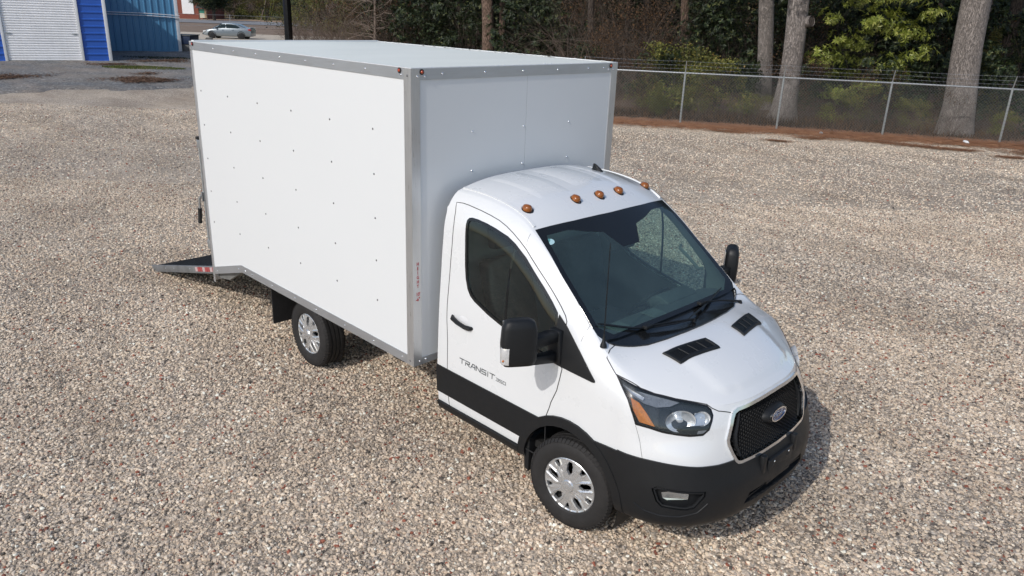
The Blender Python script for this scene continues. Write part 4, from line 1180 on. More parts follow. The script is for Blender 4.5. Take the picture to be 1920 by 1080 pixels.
def cut(poly, d, frm, to, facing=.05):
    """cut the outline (3-D points, seen along d) into the faces of parts `frm`, give the inside to part `to`"""
    d = Vector(d).normalized(); u = d.orthogonal().normalized(); v = d.cross(u)
    P = [Vector(p) for p in poly]; Q = [(p.dot(u), p.dot(v)) for p in P]
    ids = set(pid(n) for n in frm)
    umin = min(q[0] for q in Q); umax = max(q[0] for q in Q); vmin = min(q[1] for q in Q); vmax = max(q[1] for q in Q)
    n = len(P)
    for i in range(n):
        a, b = P[i], P[(i+1) % n]; qa, qb = Q[i], Q[(i+1) % n]
        if (Vector(qa)-Vector(qb)).length < 1e-6: continue
        e0, e1 = min(qa[0], qb[0])-1e-4, max(qa[0], qb[0])+1e-4; g0, g1 = min(qa[1], qb[1])-1e-4, max(qa[1], qb[1])+1e-4
        no = (b-a).cross(d)
        if no.length < 1e-9: continue
        cand = []
        for f in bm.faces:
            if f[LAY] not in ids or f.normal.dot(d) > -facing: continue
            us = [w.co.dot(u) for w in f.verts]
            if max(us) < e0 or min(us) > e1: continue
            ws = [w.co.dot(v) for w in f.verts]
            if max(ws) < g0 or min(ws) > g1: continue
            cand.append(f)
        if not cand: continue
        es = set(e for f in cand for e in f.edges); vs = set(w for f in cand for w in f.verts)
        bmesh.ops.bisect_plane(bm, geom=list(vs)+list(es)+cand, dist=2e-5, plane_co=a, plane_no=no.normalized())
    bm.normal_update()
    for f in bm.faces:
        if f[LAY] not in ids or f.normal.dot(d) > -facing: continue
        c = f.calc_center_median(); x, y = c.dot(u), c.dot(v)
        if not (umin <= x <= umax and vmin <= y <= vmax): continue
        ins = False
        for i in range(n):
            x1, y1 = Q[i]; x2, y2 = Q[(i+1) % n]
            if (y1 > y) != (y2 > y) and x < (x2-x1)*(y-y1)/(y2-y1)+x1: ins = not ins
        if ins: f[LAY] = pid(to)

def inset(poly, d, dist):
    """shrink an outline (points seen along d) by dist"""
    d = Vector(d).normalized(); P = [Vector(p) for p in poly]; n = len(P); out = []
    area = Vector((0, 0, 0))
    for i in range(n): area += P[i].cross(P[(i+1) % n])
    sg = 1 if area.dot(d) > 0 else -1
    for i in range(n):
        e1 = (P[i]-P[i-1]); e2 = (P[(i+1) % n]-P[i])
        e1 = (e1-d*e1.dot(d)).normalized(); e2 = (e2-d*e2.dot(d)).normalized()
        n1 = d.cross(e1)*sg; n2 = d.cross(e2)*sg; m = (n1+n2)
        m = m.normalized() if m.length > 1e-4 else n1
        out.append(P[i] + m*dist/max(.5, m.dot(n1)))
    return out

def circle(cx, cz, r, n=40): return [(cx+r*math.cos(2*PI*k/n), -1, cz+r*math.sin(2*PI*k/n)) for k in range(n)]
DY = (0, 1, 0)
# wheel opening, arch moulding
cut(circle(-.01, .36, .425), DY, ['body'], 'hole')
cut(circle(-.01, .365, .492), DY, ['body'], 'arch')
# windshield (frit band + clear pane), cowl
WS = [(-.628, -.768, 2.032), (-.585, -.40, 2.047), (-.567, 0, 2.056), (-.5, .3, 2.0), (.16, .3, 1.40), (.16, 0, 1.40), (.16, -.40, 1.40), (.150, -.72, 1.41), (.119, -.804, 1.43), (.066, -.85, 1.475), (-.004, -.854, 1.526), (-.157, -.832, 1.661), (-.329, -.815, 1.801), (-.50, -.79, 1.937)]
DW = (-.65, 0, -.76)
CW = [(.118, .3, 1.425), (.118, 0, 1.425), (.118, -.40, 1.425), (.116, -.70, 1.427), (.105, -.81, 1.44), (.121, -.806, 1.43), (.150, -.770, 1.412), (.17, -.734, 1.40), (.213, -.656, 1.388), (.265, -.553, 1.388), (.305, -.388, 1.397), (.328, -.182, 1.403), (.334, 0, 1.404), (.334, .3, 1.404)]
cut(WS, DW, ['body'], 'frit')
cut(CW, (0, 0, -1), ['body', 'frit'], 'cowl')
# pane inside the frit: narrow sides, deeper top
PW = [(-.575, -.715, 1.985), (-.553, -.50, 1.995), (-.50, -.36, 1.975), (-.47, -.20, 1.95), (-.36, -.10, 1.84), (-.35, .3, 1.84), (.09, .3, 1.455), (.092, -.70, 1.46), (.03, -.80, 1.51), (-.17, -.785, 1.68), (-.36, -.766, 1.83), (-.52, -.738, 1.955)]
cut(PW, DW, ['frit'], 'pane')
# side window with rubber frame
WIN = [(-1.200, -.907, 1.975), (-1.196, -.899, 2.005), (-1.180, -.895, 2.022), (-1.150, -.892, 2.030), (-1.087, -.891, 2.030), (-.995, -.89, 2.021), (-.899, -.889, 2.004), (-.774, -.885, 1.972), (-.696, -.886, 1.936), (-.583, -.889, 1.863), (-.392, -.901, 1.706), (-.295, -.907, 1.619), (-.235, -.93, 1.562), (-.216, -.93, 1.50), (-.213, -.97, 1.232),
       (-.30, -.97, 1.232), (-.451, -.971, 1.253), (-.691, -.968, 1.308), (-.88, -.964, 1.358), (-1.035, -.96, 1.415), (-1.085, -.958, 1.445), (-1.120, -.956, 1.49), (-1.148, -.95, 1.565), (-1.165, -.95, 1.66)]
cut(WIN, DY, ['body'], 'gasket')
cut(inset(WIN, DY, .022), DY, ['gasket'], 'side_glass')
TRI = [(-.219, -.92, 1.555), (-.139, -.924, 1.497), (-.06, -.935, 1.425), (.015, -.946, 1.357), (.10, -.958, 1.278), (.165, -.968, 1.220), (.166, -.968, 1.210), (.149, -.969, 1.206), (0, -.972, 1.212), (-.142, -.972, 1.218), (-.216, -.972, 1.224)]
cut(TRI, DY, ['body'], 'sail')
# lower black bands and bumper
cut([(-1.5, -1, .525), (-.3, -1, .525), (-.3, -1, .762), (-1.5, -1, .762)], DY, ['body'], 'moulding')
cut([(-1.5, -1, .15), (0, -1, .15), (0, -1, .435), (-1.5, -1, .435)], DY, ['body'], 'step')
BL = [(.30, .812), (.483, .826), (.60, .826), (.73, .818), (.856, .803), (.95, .797), (1.3, .797)]
# chrome surround and grille on the nose (y, z)
GO = [(.15, 1.136), (0, 1.136), (-.235, 1.131), (-.395, 1.119), (-.432, 1.105), (-.458, 1.07), (-.495, 1.00), (-.523, .94), (-.523, .905), (-.500, .84), (-.472, .785), (-.452, .768), (-.42, .760), (-.108, .757), (.15, .756)]
GO3 = [(1.0, y, z) for y, z in GO]
DX = (-1, 0, 0)
cut(GO3, DX, ['body'], 'chrome')
GI = inset(GO3, DX, .021)
GI[0] = Vector((1, .15, GI[1].z)); GI[-1] = Vector((1, .15, GI[-2].z))
cut(GI, DX, ['chrome'], 'grille')
# headlamp
HL = [(.286, -.912, 1.296), (.465, -.879, 1.257), (.536, -.824, 1.229), (.633, -.73, 1.197), (.722, -.631, 1.172), (.769, -.578, 1.157), (.796, -.565, 1.135), (.817, -.566, 1.1), (.828, -.586, 1.069), (.835, -.62, 1.02), (.82, -.665, .989), (.77, -.74, .988), (.709, -.805, .998), (.643, -.862, 1.009), (.572, -.915, 1.029), (.502, -.957, 1.041), (.478, -.961, 1.097), (.421, -.954, 1.189), (.339, -.929, 1.254)]
DH = (-.62, .76, -.15)
cut(HL, DH, ['body'], 'lamp_rim')
HL2 = inset(HL, DH, .012)
cut(HL2, DH, ['lamp_rim'], 'lamp')
# bumper: everything below the paint line ahead of the wheel, from the side then from the front
cut([(.05, -1, .1), (.05, -1, .79), (.25, -1, .808), (.483, -1, .828), (.60, -1, .828), (.66, -1, .824), (.66, -1, .1)], DY, ['body'], 'bumper')
cut([(1, .2, .1), (1, .2, .80), (1, -.50, .80), (1, -.60, .797), (1, -.73, .805), (1, -.85, .819), (1, -.93, .828), (1, -1.1, .828), (1, -1.1, .1)], DX, ['body'], 'bumper', .02)
for f in bm.faces:
    if f[LAY] == pid('body'):
        c = f.calc_center_median()
        if c.x > .30 and c.z < .79: f[LAY] = pid('bumper')
FOG = [(.661, -.935, .644), (.688, -.918, .665), (.768, -.868, .657), (.84, -.79, .652), (.912, -.705, .645), (.914, -.715, .61), (.902, -.741, .577), (.885, -.77, .535), (.848, -.812, .521), (.728, -.905, .527), (.695, -.922, .56)]
DF = (-.62, .78, 0)
cut(FOG, DF, ['bumper'], 'fog')
# lower air intake of the bumper (y, z)
cut([(1.1, .2, .555), (1.1, -.18, .552), (1.1, -.36, .545), (1.1, -.40, .47), (1.1, .2, .475)], DX, ['bumper'], 'intake')
# bonnet
HOOD = [(.334, .3, 1.404), (.334, 0, 1.404), (.328, -.182, 1.403), (.305, -.388, 1.397), (.265, -.553, 1.388), (.213, -.656, 1.388), (.17, -.734, 1.40), (.150, -.770, 1.412), (.160, -.83, 1.405), (.185, -.889, 1.367), (.227, -.899, 1.335), (.286, -.914, 1.297), (.465, -.881, 1.259), (.536, -.826, 1.231), (.633, -.732, 1.199), (.722, -.633, 1.174), (.769, -.58, 1.159), (.80, -.560, 1.138), (.83, -.53, 1.125), (.876, -.452, 1.113), (.92, -.41, 1.118), (1.0, -.3, 1.125), (1.0, .3, 1.125)]
DO = (-.22, .30, -.92)
cut(HOOD, DO, ['body'], 'hood')
# door
DOOR = [(-1.370, -.857, 2.098), (-1.30, -.856, 2.104), (-1.231, -.855, 2.102), (-1.09, -.858, 2.09), (-.985, -.858, 2.076), (-.894, -.859, 2.058), (-.815, -.862, 2.032), (-.742, -.865, 1.998), (-.675, -.867, 1.96), (-.606, -.869, 1.914), (-.412, -.883, 1.762), (-.223, -.899, 1.602), (-.175, -.906, 1.557), (-.153, -.915, 1.525), (-.148, -.924, 1.49), (-.146, -.958, 1.355), (-.137, -.972, 1.22), (-.120, -.973, 1.205), (-.131, -.977, 1.131), (-.15, -.981, 1.031), (-.194, -.984, .922), (-.205, -.985, .876), (-.23, -.987, .80),
        (-.23, -.98, .437), (-.873, -.969, .436), (-1.301, -.969, .432), (-1.312, -.983, .57), (-1.315, -.987, .806), (-1.32, -.981, .999), (-1.340, -.971, 1.20), (-1.343, -.971, 1.30), (-1.335, -.952, 1.538), (-1.330, -.934, 1.781), (-1.332, -.916, 1.947), (-1.345, -.90, 2.04)]
cut(DOOR, DY, ['body'], 'door')

def snap(v): return abs(v.co.y) < 2e-4
def extract(names, off=0.0, rim=0.0, mirror=True, both=True):
    """(verts, faces) of the faces of some parts, moved out by off, with a rim turned in by rim"""
    ids = set(pid(n) for n in names)
    fs = [f for f in bm.faces if f[LAY] in ids]
    vm = {}; vs = []; out = []; nr = {}
    for f in fs:
        for v in f.verts:
            nr[v] = nr.get(v, Vector((0, 0, 0))) + f.normal*f.calc_area()
    for v in nr:
        n = nr[v]; n = n.normalized() if n.length > 0 else v.normal.copy()
        if snap(v): n.y = 0; n.normalize()
        nr[v] = n
    def vid(v, o):
        k = (v, o)
        if k not in vm:
            p = v.co + nr[v]*o
            if snap(v): p.y = 0
            vm[k] = len(vs); vs.append(tuple(p))
        return vm[k]
    for f in fs: out.append(tuple(vid(v, off) for v in f.verts))
    if rim:
        fset = set(fs)
        for f in fs:
            for lp in f.loops:
                e = lp.edge
                if sum(1 for g in e.link_faces if g in fset) == 1:
                    a, b = lp.vert, lp.link_loop_next.vert
                    if snap(a) and snap(b): continue
                    out.append((vid(a, off), vid(a, off-rim), vid(b, off-rim), vid(b, off)))
    return vs, out
def mir(vs, fs): return [(x, -y, z) for x, y, z in vs], [f[::-1] for f in fs]
def both(vs, fs):
    a, b = mir(vs, fs); n = len(vs)
    V = list(vs)+a; F = list(fs)+[tuple(i+n for i in f) for f in b]
    return V, F
def shell(name, vs, fs, mat, parent, sharp=38, weld=True):
    b = bmesh.new(); V = [b.verts.new(p) for p in vs]
    for f in fs:
        try: b.faces.new([V[i] for i in f])
        except ValueError: pass
    bmesh.ops.remove_doubles(b, verts=b.verts, dist=3e-5)
    me = bpy.data.meshes.new(name); b.to_mesh(me); b.free()
    me.materials.append(mat)
    me.polygons.foreach_set('use_smooth', [True]*len(me.polygons)); me.set_sharp_from_angle(angle=R(sharp))
    return link_mesh(name, me, None, parent)

cab = shell('cab_body', *both(*extract(['body'], 0, .015)), M['paint'], truck)
shell('hood', *both(*extract(['hood'], .001, .02)), M['paint'], truck)
bumper = shell('front_bumper', *both(*extract(['bumper'], .014, .03)), M['black'], truck)
shell('cowl_panel', *both(*extract(['cowl'], -.008, -.02)), M['gloss_black'], truck)
ws = shell('windshield', *both(*extract(['pane'], -.003, 0)), M['windshield'], truck)
shell('dark_border', *both(*extract(['frit'], -.002, .006)), M['gloss_black'], ws)
grille = shell('grille', *both(*extract(['grille'], -.055, 0)), M['dark'], truck)
shell('chrome_surround', *both(*extract(['chrome'], .012, .03)), M['chrome'], grille, 50)
shell('intake_backing', *both(*extract(['intake'], -.05, -.06)), M['dark'], bumper)
# inner lining so the cab is not white inside
shell('cab_lining', *both(*[(lambda v, f: (v, [q[::-1] for q in f]))(*extract(['body', 'door', 'sail', 'moulding', 'step', 'arch'], -.03, 0))][0]), M['lining'], truck)

doors = {}
for s, nm in ((-1, 'right'), (1, 'left')):
    T = (lambda a: a) if s < 0 else (lambda a: mir(*a))
    dr = shell('door', *T(extract(['door'], .001, .02)), M['paint'], truck); doors[s] = dr
    shell('window_frame', *T(extract(['gasket'], .003, .02)), M['gloss_black'], dr)
    shell('door_window', *T(extract(['side_glass'], -.004, 0)), M['side_glass'], dr)
    shell('side_moulding', *T(extract(['moulding'], .012, .02)), M['black'], dr)
    shell('wheel_arch_moulding', *T(extract(['arch'], .018, .05)), M['black'], truck)
    shell('mirror_sail', *T(extract(['sail'], .010, .02)), M['black'], truck)
    shell('side_step', *T(extract(['step'], .02, .04)), M['black'], truck)

def surf(x, y, z, d):
    """point and normal on the cab surface met from (x,y,z) in direction d (right half)"""
    h = BV.ray_cast(Vector((x, y, z)), Vector(d).normalized())
    return (h[0], h[1]) if h[0] is not None else (Vector((x, y, z)), -Vector(d).normalized())
def strip(pts, d, width, off, name, mat, parent, mirror=True, closed=False, thick=.0015):
    """narrow band laid on the cab surface along points projected in direction d"""
    P = []
    dd = Vector(d).normalized()
    for p in pts:
        q = Vector(p) - dd*.5; h = BV.ray_cast(q, dd)
        if h[0] is not None: P.append((h[0], h[1] if h[1].dot(dd) < 0 else -h[1]))
    vs = []; fs = []
    n = len(P)
    for i, (p, nn) in enumerate(P):
        t = P[(i+1) % n if closed else min(i+1, n-1)][0] - P[i-1 if (closed or i) else 0][0]
        s = t.cross(nn)
        s = s.normalized() if s.length > 1e-8 else Vector((0, 0, 1))
        vs += [p - s*width/2 - nn*.004, p - s*width/2 + nn*off, p + s*width/2 + nn*off, p + s*width/2 - nn*.004]
    for i in range(n if closed else n-1):
        a = i*4; b = ((i+1) % n)*4
        for k in range(3): fs.append((a+k, a+k+1, b+k+1, b+k))
    vs = [tuple(v) for v in vs]
    if mirror: MB().add(*mir(vs, fs)).build(name, mat, parent, smooth=False)
    return MB().add(vs, fs).build(name, mat, parent, smooth=False)
def resample(pts, step=.03, closed=False):
    P = [Vector(p) for p in pts]; out = []
    rng = range(len(P) if closed else len(P)-1)
    for i in rng:
        a = P[i]; b = P[(i+1) % len(P)]; k = max(1, int((b-a).length/step))
        out += [a.lerp(b, j/k) for j in range(k)]
    if not closed: out.append(P[-1])
    return out
strip(resample(DOOR, .03, True), DY, .0055, .0025, 'door_gap', M['seam'], truck, closed=True)
strip(resample(HOOD[7:20], .03), DO, .0055, .003, 'hood_gap', M['seam'], truck)
strip(resample([(.505, -.957, 1.038), (.546, -.949, .926), (.575, -.948, .83)], .03), DY, .002, .001, 'wing_gap', M['seam'], truck)
strip(resample([(-.63, -.80, 2.01), (-.625, -.84, 1.97), (-.615, -.87, 1.935)], .02), DY, .002, .001, 'pillar_joint', M['seam'], truck)
strip(resample([(-.002, -.86, 1.53), (-.006, -.89, 1.49), (-.012, -.925, 1.43)], .02), DY, .002, .001, 'pillar_joint', M['seam'], truck)
# roof: raised edge beads and pressed ribs
strip(resample([(-1.43, -.735, 2.2), (-1.2, -.738, 2.2), (-1.0, -.745, 2.2), (-.85, -.748, 2.2), (-.72, -.752, 2.1), (-.645, -.757, 2.05)], .04), (0, 0, -1), .016, .008, 'roof_bead', M['paint'], truck)
def roof_rib(y0, y1, xa, xb):
    V = []; F = []
    xs = [xa+(xb-xa)*i/14 for i in range(15)]
    prof = [(0, 0), (.05, .0045), (.95, .0045), (1, 0)]
    for i, x in enumerate(xs):
        k = min(1, i/1.2, (14-i)/1.2)
        for t, h in prof:
            y = y0+(y1-y0)*t; p, nn = surf(x, -abs(y), 3, (0, 0, -1)); V.append((x, y, p.z + h*k - .002))
    for i in range(14):
        for k in range(3): F.append((i*4+k, (i+1)*4+k, (i+1)*4+k+1, i*4+k+1))
    return MB().add(V, F).build('roof_rib', M['paint'], truck, smooth=True, sharp=60)
roof_rib(-.52, -.18, -1.42, -.80); roof_rib(-.08, .28, -1.42, -.86); roof_rib(.36, .62, -1.42, -.74)

# ---- cab rear wall
yz = [(-.88, 2.05), (-.76, 2.13), (-.68, 2.17), (0, 2.225), (.68, 2.17), (.76, 2.13), (.88, 2.05), (.93, 1.6), (.96, .95), (.95, .45), (-.95, .45), (-.96, .95), (-.93, 1.6)]
MB().prism(yz, -1.455, -1.40, 'x').build('cab_rear_wall', M['paint'], truck)

# ---- grille honeycomb, emblem
gm = MB(); nrow = 0
z = .775
while z < 1.12:
    y = -.50 + (.0 if nrow % 2 else .021)
    while y <= .50:
        yy = abs(y); t = (z-.757)/.379
        ymax = (.472+(.523-.472)*min(1, (z-.785)/.12)) if z < .905 else .523-(z-.92)*.48
        if yy < ymax-.075 and not ((y/.115)**2+((z-.965)/.052)**2 < 1):
            x = surf(2, -yy, z, (-1, 0, 0))[0].x
            o = len(gm.v)
            w, h = .0195, .0115
            ring = [(-w, 0), (-w*.5, -h), (w*.5, -h), (w, 0), (w*.5, h), (-w*.5, h)]
            for r_, dx in ((1.0, -.020), (.80, -.020), (.72, -.05)):
                gm.v += [(x+dx, y+a*r_, z+b*r_) for a, b in ring]
            for k in range(6):
                k2 = (k+1) % 6
                gm.f += [(o+k, o+k2, o+6+k2, o+6+k), (o+6+k, o+6+k2, o+12+k2, o+12+k)]
        y += .042
    z += .0125*1.0*1.0 if False else .0130*1.0
    nrow += 1
    if nrow > 60: break
    z += .0
tag(gm.build('grille_mesh', M['black'], grille), kind='stuff')
for s in (-1, 1):       # side blades of the grille
    pts = []
    for z in (.80, .88, .95, 1.02, 1.08):
        ymax = (.472+(.523-.472)*min(1, (z-.785)/.12)) if z < .905 else .523-(z-.92)*.48
        pts.append((surf(2, -(ymax-.075), z, (-1, 0, 0))[0].x-.012, s*(ymax-.075), z))
    MB().tube(pts, [.008, .014, .016, .012, .008], 6).build('grille_blade', M['black'], grille, smooth=True)
ex, ez = .985, .975
def ell(a, b, x, n=36): return [(x+.0, a*math.cos(2*PI*k/n), ez+b*math.sin(2*PI*k/n)) for k in range(n)]
tiltm = Matrix.Translation((ex, 0, ez)) @ Matrix.Rotation(R(-6), 4, 'Y') @ Matrix.Translation((-ex, 0, -ez))
pod = MB()
n = 36; rings = [(.150, .062, -.075), (.140, .060, -.03), (.112, .055, -.004), (.105, .050, .0)]
for a, b, dx in rings: pod.v += ell(a, b, ex+dx)
for i in range(3):
    for k in range(n): pod.f.append((i*n+k, i*n+(k+1) % n, (i+1)*n+(k+1) % n, (i+1)*n+k))
pod.f.append(tuple(range(3*n, 4*n)))
pod.xform(tiltm).build('emblem_pod', M['black'], grille, smooth=True, sharp=60)
def ring_mesh(a0, b0, a1, b1, x0, x1):
    m = MB(); m.v += ell(a0, b0, x0) + ell(a0, b0, x1) + ell(a1, b1, x1) + ell(a1, b1, x0)
    for i in range(3):
        for k in range(n): m.f.append((i*n+k, i*n+(k+1) % n, (i+1)*n+(k+1) % n, (i+1)*n+k))
    return m
M['oval_blue'] = mat_plain('deep_blue_enamel', (.012, .03, .12), .15, coat=.8)
emb = MB(); emb.v += ell(.094, .040, ex+.006); emb.f.append(tuple(range(n)))
emb = emb.xform(tiltm).build('emblem', M['oval_blue'], truck)
ring_mesh(.100, .046, .091, .038, ex, ex+.012).xform(tiltm).build('emblem_rim', M['chrome'], emb, smooth=True, sharp=50)
ring_mesh(.0855, .0335, .0842, .0322, ex+.004, ex+.008).xform(tiltm).build('emblem_inner_line', M['chrome'], emb, smooth=True, sharp=50)
# flowing script: strokes in (y, z), reading left to right for someone facing the nose (y runs right to left)
def stroke(mb, pts, r=.0028):
    q = []
    m = len(pts)
    for i in range(m-1):
        p0 = pts[max(i-1, 0)]; p1 = pts[i]; p2 = pts[i+1]; p3 = pts[min(i+2, m-1)]
        for k in range(5):
            t = k/5; q.append(tuple(.5*((2*p1[c])+(-p0[c]+p2[c])*t+(2*p0[c]-5*p1[c]+4*p2[c]-p3[c])*t*t+(-p0[c]+3*p1[c]-3*p2[c]+p3[c])*t**3) for c in (0, 1)))
    q.append(pts[-1])
    mb.tube([(ex+.0085, a*.001, ez+b*.001) for a, b in q], r, 5)
sc = MB()
# facing the nose, the reader's left is +y mirrored: text x -> +y
F_ = [[(-52, -20), (-60, -12), (-50, -6), (-38, 4), (-30, 20), (-44, 22), (-62, 12), (-66, 4)], [(-44, 22), (-20, 24), (2, 18), (-4, 24)], [(-48, 2), (-30, 4), (-20, 8)]]
O_ = [[(-16, 4), (-24, -4), (-20, -12), (-10, -8), (-6, 2), (-14, 6), (-8, 4), (2, 4)]]
R_ = [[(2, 4), (6, 6), (4, -10), (8, 0), (18, 6), (20, 2)]]
D_ = [[(40, 2), (30, 4), (24, -4), (28, -10), (36, -6), (44, 6), (52, 24), (44, 8), (40, -8), (48, -10), (60, -2)]]
for st in F_+O_+R_+D_: stroke(sc, st, .0017)
sc.xform(tiltm).build('script_lettering', M['chrome'], emb, smooth=True)

# ---- headlamps
M['lamp_back'] = mat_plain('dark_lamp_housing', (.035, .037, .042), .3, var=.3, vscale=20)
M['bezel'] = mat_plain('grey_bezel', (.26, .27, .29), .3, .3, var=.15, vscale=20)
def lamp(side_):
    T = (lambda a: a) if side_ < 0 else (lambda a: mir(*a))
    hl = shell('headlight', *T(extract(['lamp'], -.035, -.035)), M['lamp_back'], truck)
    shell('headlight_lens', *T(extract(['lamp'], .002, 0)), M['lens'], hl)
    shell('headlight_rim', *T(extract(['lamp_rim'], .002, .012)), M['gloss_black'], hl)
    def on(x, y, z, off):
        dd = Vector(DH).normalized(); h = BV.ray_cast(Vector((x, y, z))-dd*.5, dd)
        nn = h[1] if h[1].dot(dd) < 0 else -h[1]
        return h[0] + nn*off
    def face(poly, off, name, mat, th=.012, parent=hl):
        top = [on(*p, off) for p in poly]; bot = [on(*p, off-th) for p in poly]; k = len(poly)
        # a centre point keeps the piece on the curve
        c = sum((t for t in top), Vector())/k
        vs = [tuple(v) for v in top+bot+[c]]; fs = [(i, (i+1) % k, 2*k) for i in range(k)] + [(i, i+k, (i+1) % k + k, (i+1) % k) for i in range(k)]
        a = MB().add(*T((vs, fs))); return a.build(name, mat, parent, smooth=True, sharp=35)
    face([(.433, -.94, 1.205), (.492, -.921, 1.180), (.545, -.905, 1.12), (.606, -.89, 1.042), (.523, -.943, 1.060), (.47, -.95, 1.13)], -.006, 'amber_reflector', M['amber'], .008)
    ax = Vector((.72, -.62, .10)).normalized(); uu = Vector((0, 0, 1)); uu = (uu-ax*uu.dot(ax)).normalized(); vv = ax.cross(uu)
    def bowl(cx, cy, cz, ra, rb, depth, off, name):
        cen = on(cx, cy, cz, off); bw = MB(); nn = 32
        for r_, dpt in ((1.06, .002), (1.0, -.003), (.86, -depth*.5), (.6, -depth*.85), (.25, -depth), (.22, -depth*.4), (.12, -depth*.3)):
            for k in range(nn):
                a = 2*PI*k/nn; bw.v.append(tuple(cen + (uu*math.cos(a)*ra+vv*math.sin(a)*rb)*r_ + ax*dpt))
        for i in range(6):
            for k in range(nn): bw.f.append((i*nn+k, i*nn+(k+1) % nn, (i+1)*nn+(k+1) % nn, (i+1)*nn+k))
        bw.f.append(tuple(range(6*nn, 7*nn)))
        if side_ > 0: bw.v = [(x, -y, z) for x, y, z in bw.v]
        return bw.build(name, M['lamp_chrome'], hl, smooth=True, sharp=50)
    bowl(.712, -.768, 1.082, .070, .092, .034, -.004, 'reflector_bowl')
    bowl(.789, -.650, 1.090, .048, .052, .026, -.002, 'reflector_bowl')
    # sculpted bezel pieces
    face([(.34, -.925, 1.262), (.45, -.895, 1.243), (.56, -.82, 1.212), (.66, -.72, 1.180), (.63, -.78, 1.160), (.58, -.85, 1.155), (.52, -.90, 1.175), (.44, -.93, 1.215)], -.010, 'grey_bezel', M['bezel'], .008)
    face([(.37, -.92, 1.252), (.42, -.905, 1.242), (.50, -.88, 1.205), (.49, -.885, 1.19), (.42, -.92, 1.222)], -.004, 'bezel_fin', M['silver'], .006)
    face([(.765, -.69, 1.128), (.800, -.62, 1.118), (.80, -.63, 1.05), (.77, -.69, 1.05)], -.008, 'reflector_facet', M['lamp_chrome'], .006)
    face([(.60, -.845, 1.15), (.66, -.80, 1.150), (.645, -.83, 1.09), (.66, -.83, 1.03), (.62, -.87, 1.03)], -.012, 'dark_divider', M['gloss_black'], .008)
    face([(.70, -.79, 1.028), (.745, -.73, 1.052), (.785, -.68, 1.052), (.822, -.62, 1.035), (.828, -.615, 1.005), (.80, -.68, .998), (.73, -.78, 1.004)], .000, 'lamp_shroud', M['black'], .014)
    face([(.775, -.665, 1.018), (.818, -.630, 1.020), (.822, -.64, 1.004), (.79, -.69, 1.002)], .002, 'side_reflector', M['bezel'], .004)
lamp(-1); lamp(1)

# ---- fog lamps
for s in (-1, 1):
    T = (lambda a: a) if s < 0 else (lambda a: mir(*a))
    fg = shell('fog_lamp_recess', *T(extract(['fog'], -.03, -.045)), M['black'], truck)
    pl_ = [(.718, -.907, .622), (.77, -.869, .638), (.852, -.797, .625), (.851, -.802, .590), (.752, -.889, .574), (.728, -.903, .585)]
    dd = Vector(DF).normalized()
    def onb(p, off):
        h = BV.ray_cast(Vector(p)-dd*.5, dd); return h[0] + (h[1] if h[1].dot(dd) < 0 else -h[1])*off
    for nm, off, th, mt in (('fog_lamp', -.006, .02, M['chrome']), ('fog_lens', .001, .002, M['lens'])):
        top = [onb(p, off) for p in pl_]; bot = [onb(p, off-th) for p in pl_]; k = len(pl_)
        MB().add(*T(([tuple(v) for v in top+bot], [tuple(range(k))] + [(i, i+k, (i+1) % k+k, (i+1) % k) for i in range(k)]))).build(nm, mt, fg)
    lip = inset(FOG, DF, .012)
    pts = [onb(p, .006) for p in resample(lip, .03, True)]; pts.append(pts[0])
    if s > 0: pts = [Vector((p.x, -p.y, p.z)) for p in pts]
    MB().tube(pts, .007, 6, False).build('recess_lip', M['black'], fg, smooth=True)
    # character crease on the bumper corner
    pts = [onb(p, .012) for p in resample([(.55, -.95, .50), (.62, -.94, .47), (.72, -.90, .46), (.83, -.84, .47), (.90, -.76, .50), (.93, -.70, .56)], .03)]
    if s > 0: pts = [Vector((p.x, -p.y, p.z)) for p in pts]
    MB().tube(pts, .008, 6).build('bumper_crease', M['black'], bumper, smooth=True)
# plate bracket, holes and screws
pb = MB().box((1.035, -.165, .52), (1.062, .165, .705)).build('plate_bracket', M['black'], truck, bevel=.006)
for y, z in ((-.10, .665), (.10, .665), (-.02, .575), (.12, .56), (-.13, .55)):
    MB().box((1.0615, y-.018, z-.016), (1.0645, y+.018, z+.010)).build('bracket_slot', M['seam'], pb)
for y in (-.10, .10):
    MB().lathe([(0, .005), (.007, .003), (.009, 0)], 8, 'x', (1.0645, y, .682)).build('screw', M['chrome'], pb)
for s in (-1, 1): MB().box((1.02, s*.19, .60), (1.055, s*.24, .76)).build('bumper_rib', M['black'], bumper, bevel=.008)
MB().box((1.0, -.38, .495), (1.035, .38, .505)).build('intake_bar', M['black'], bumper)

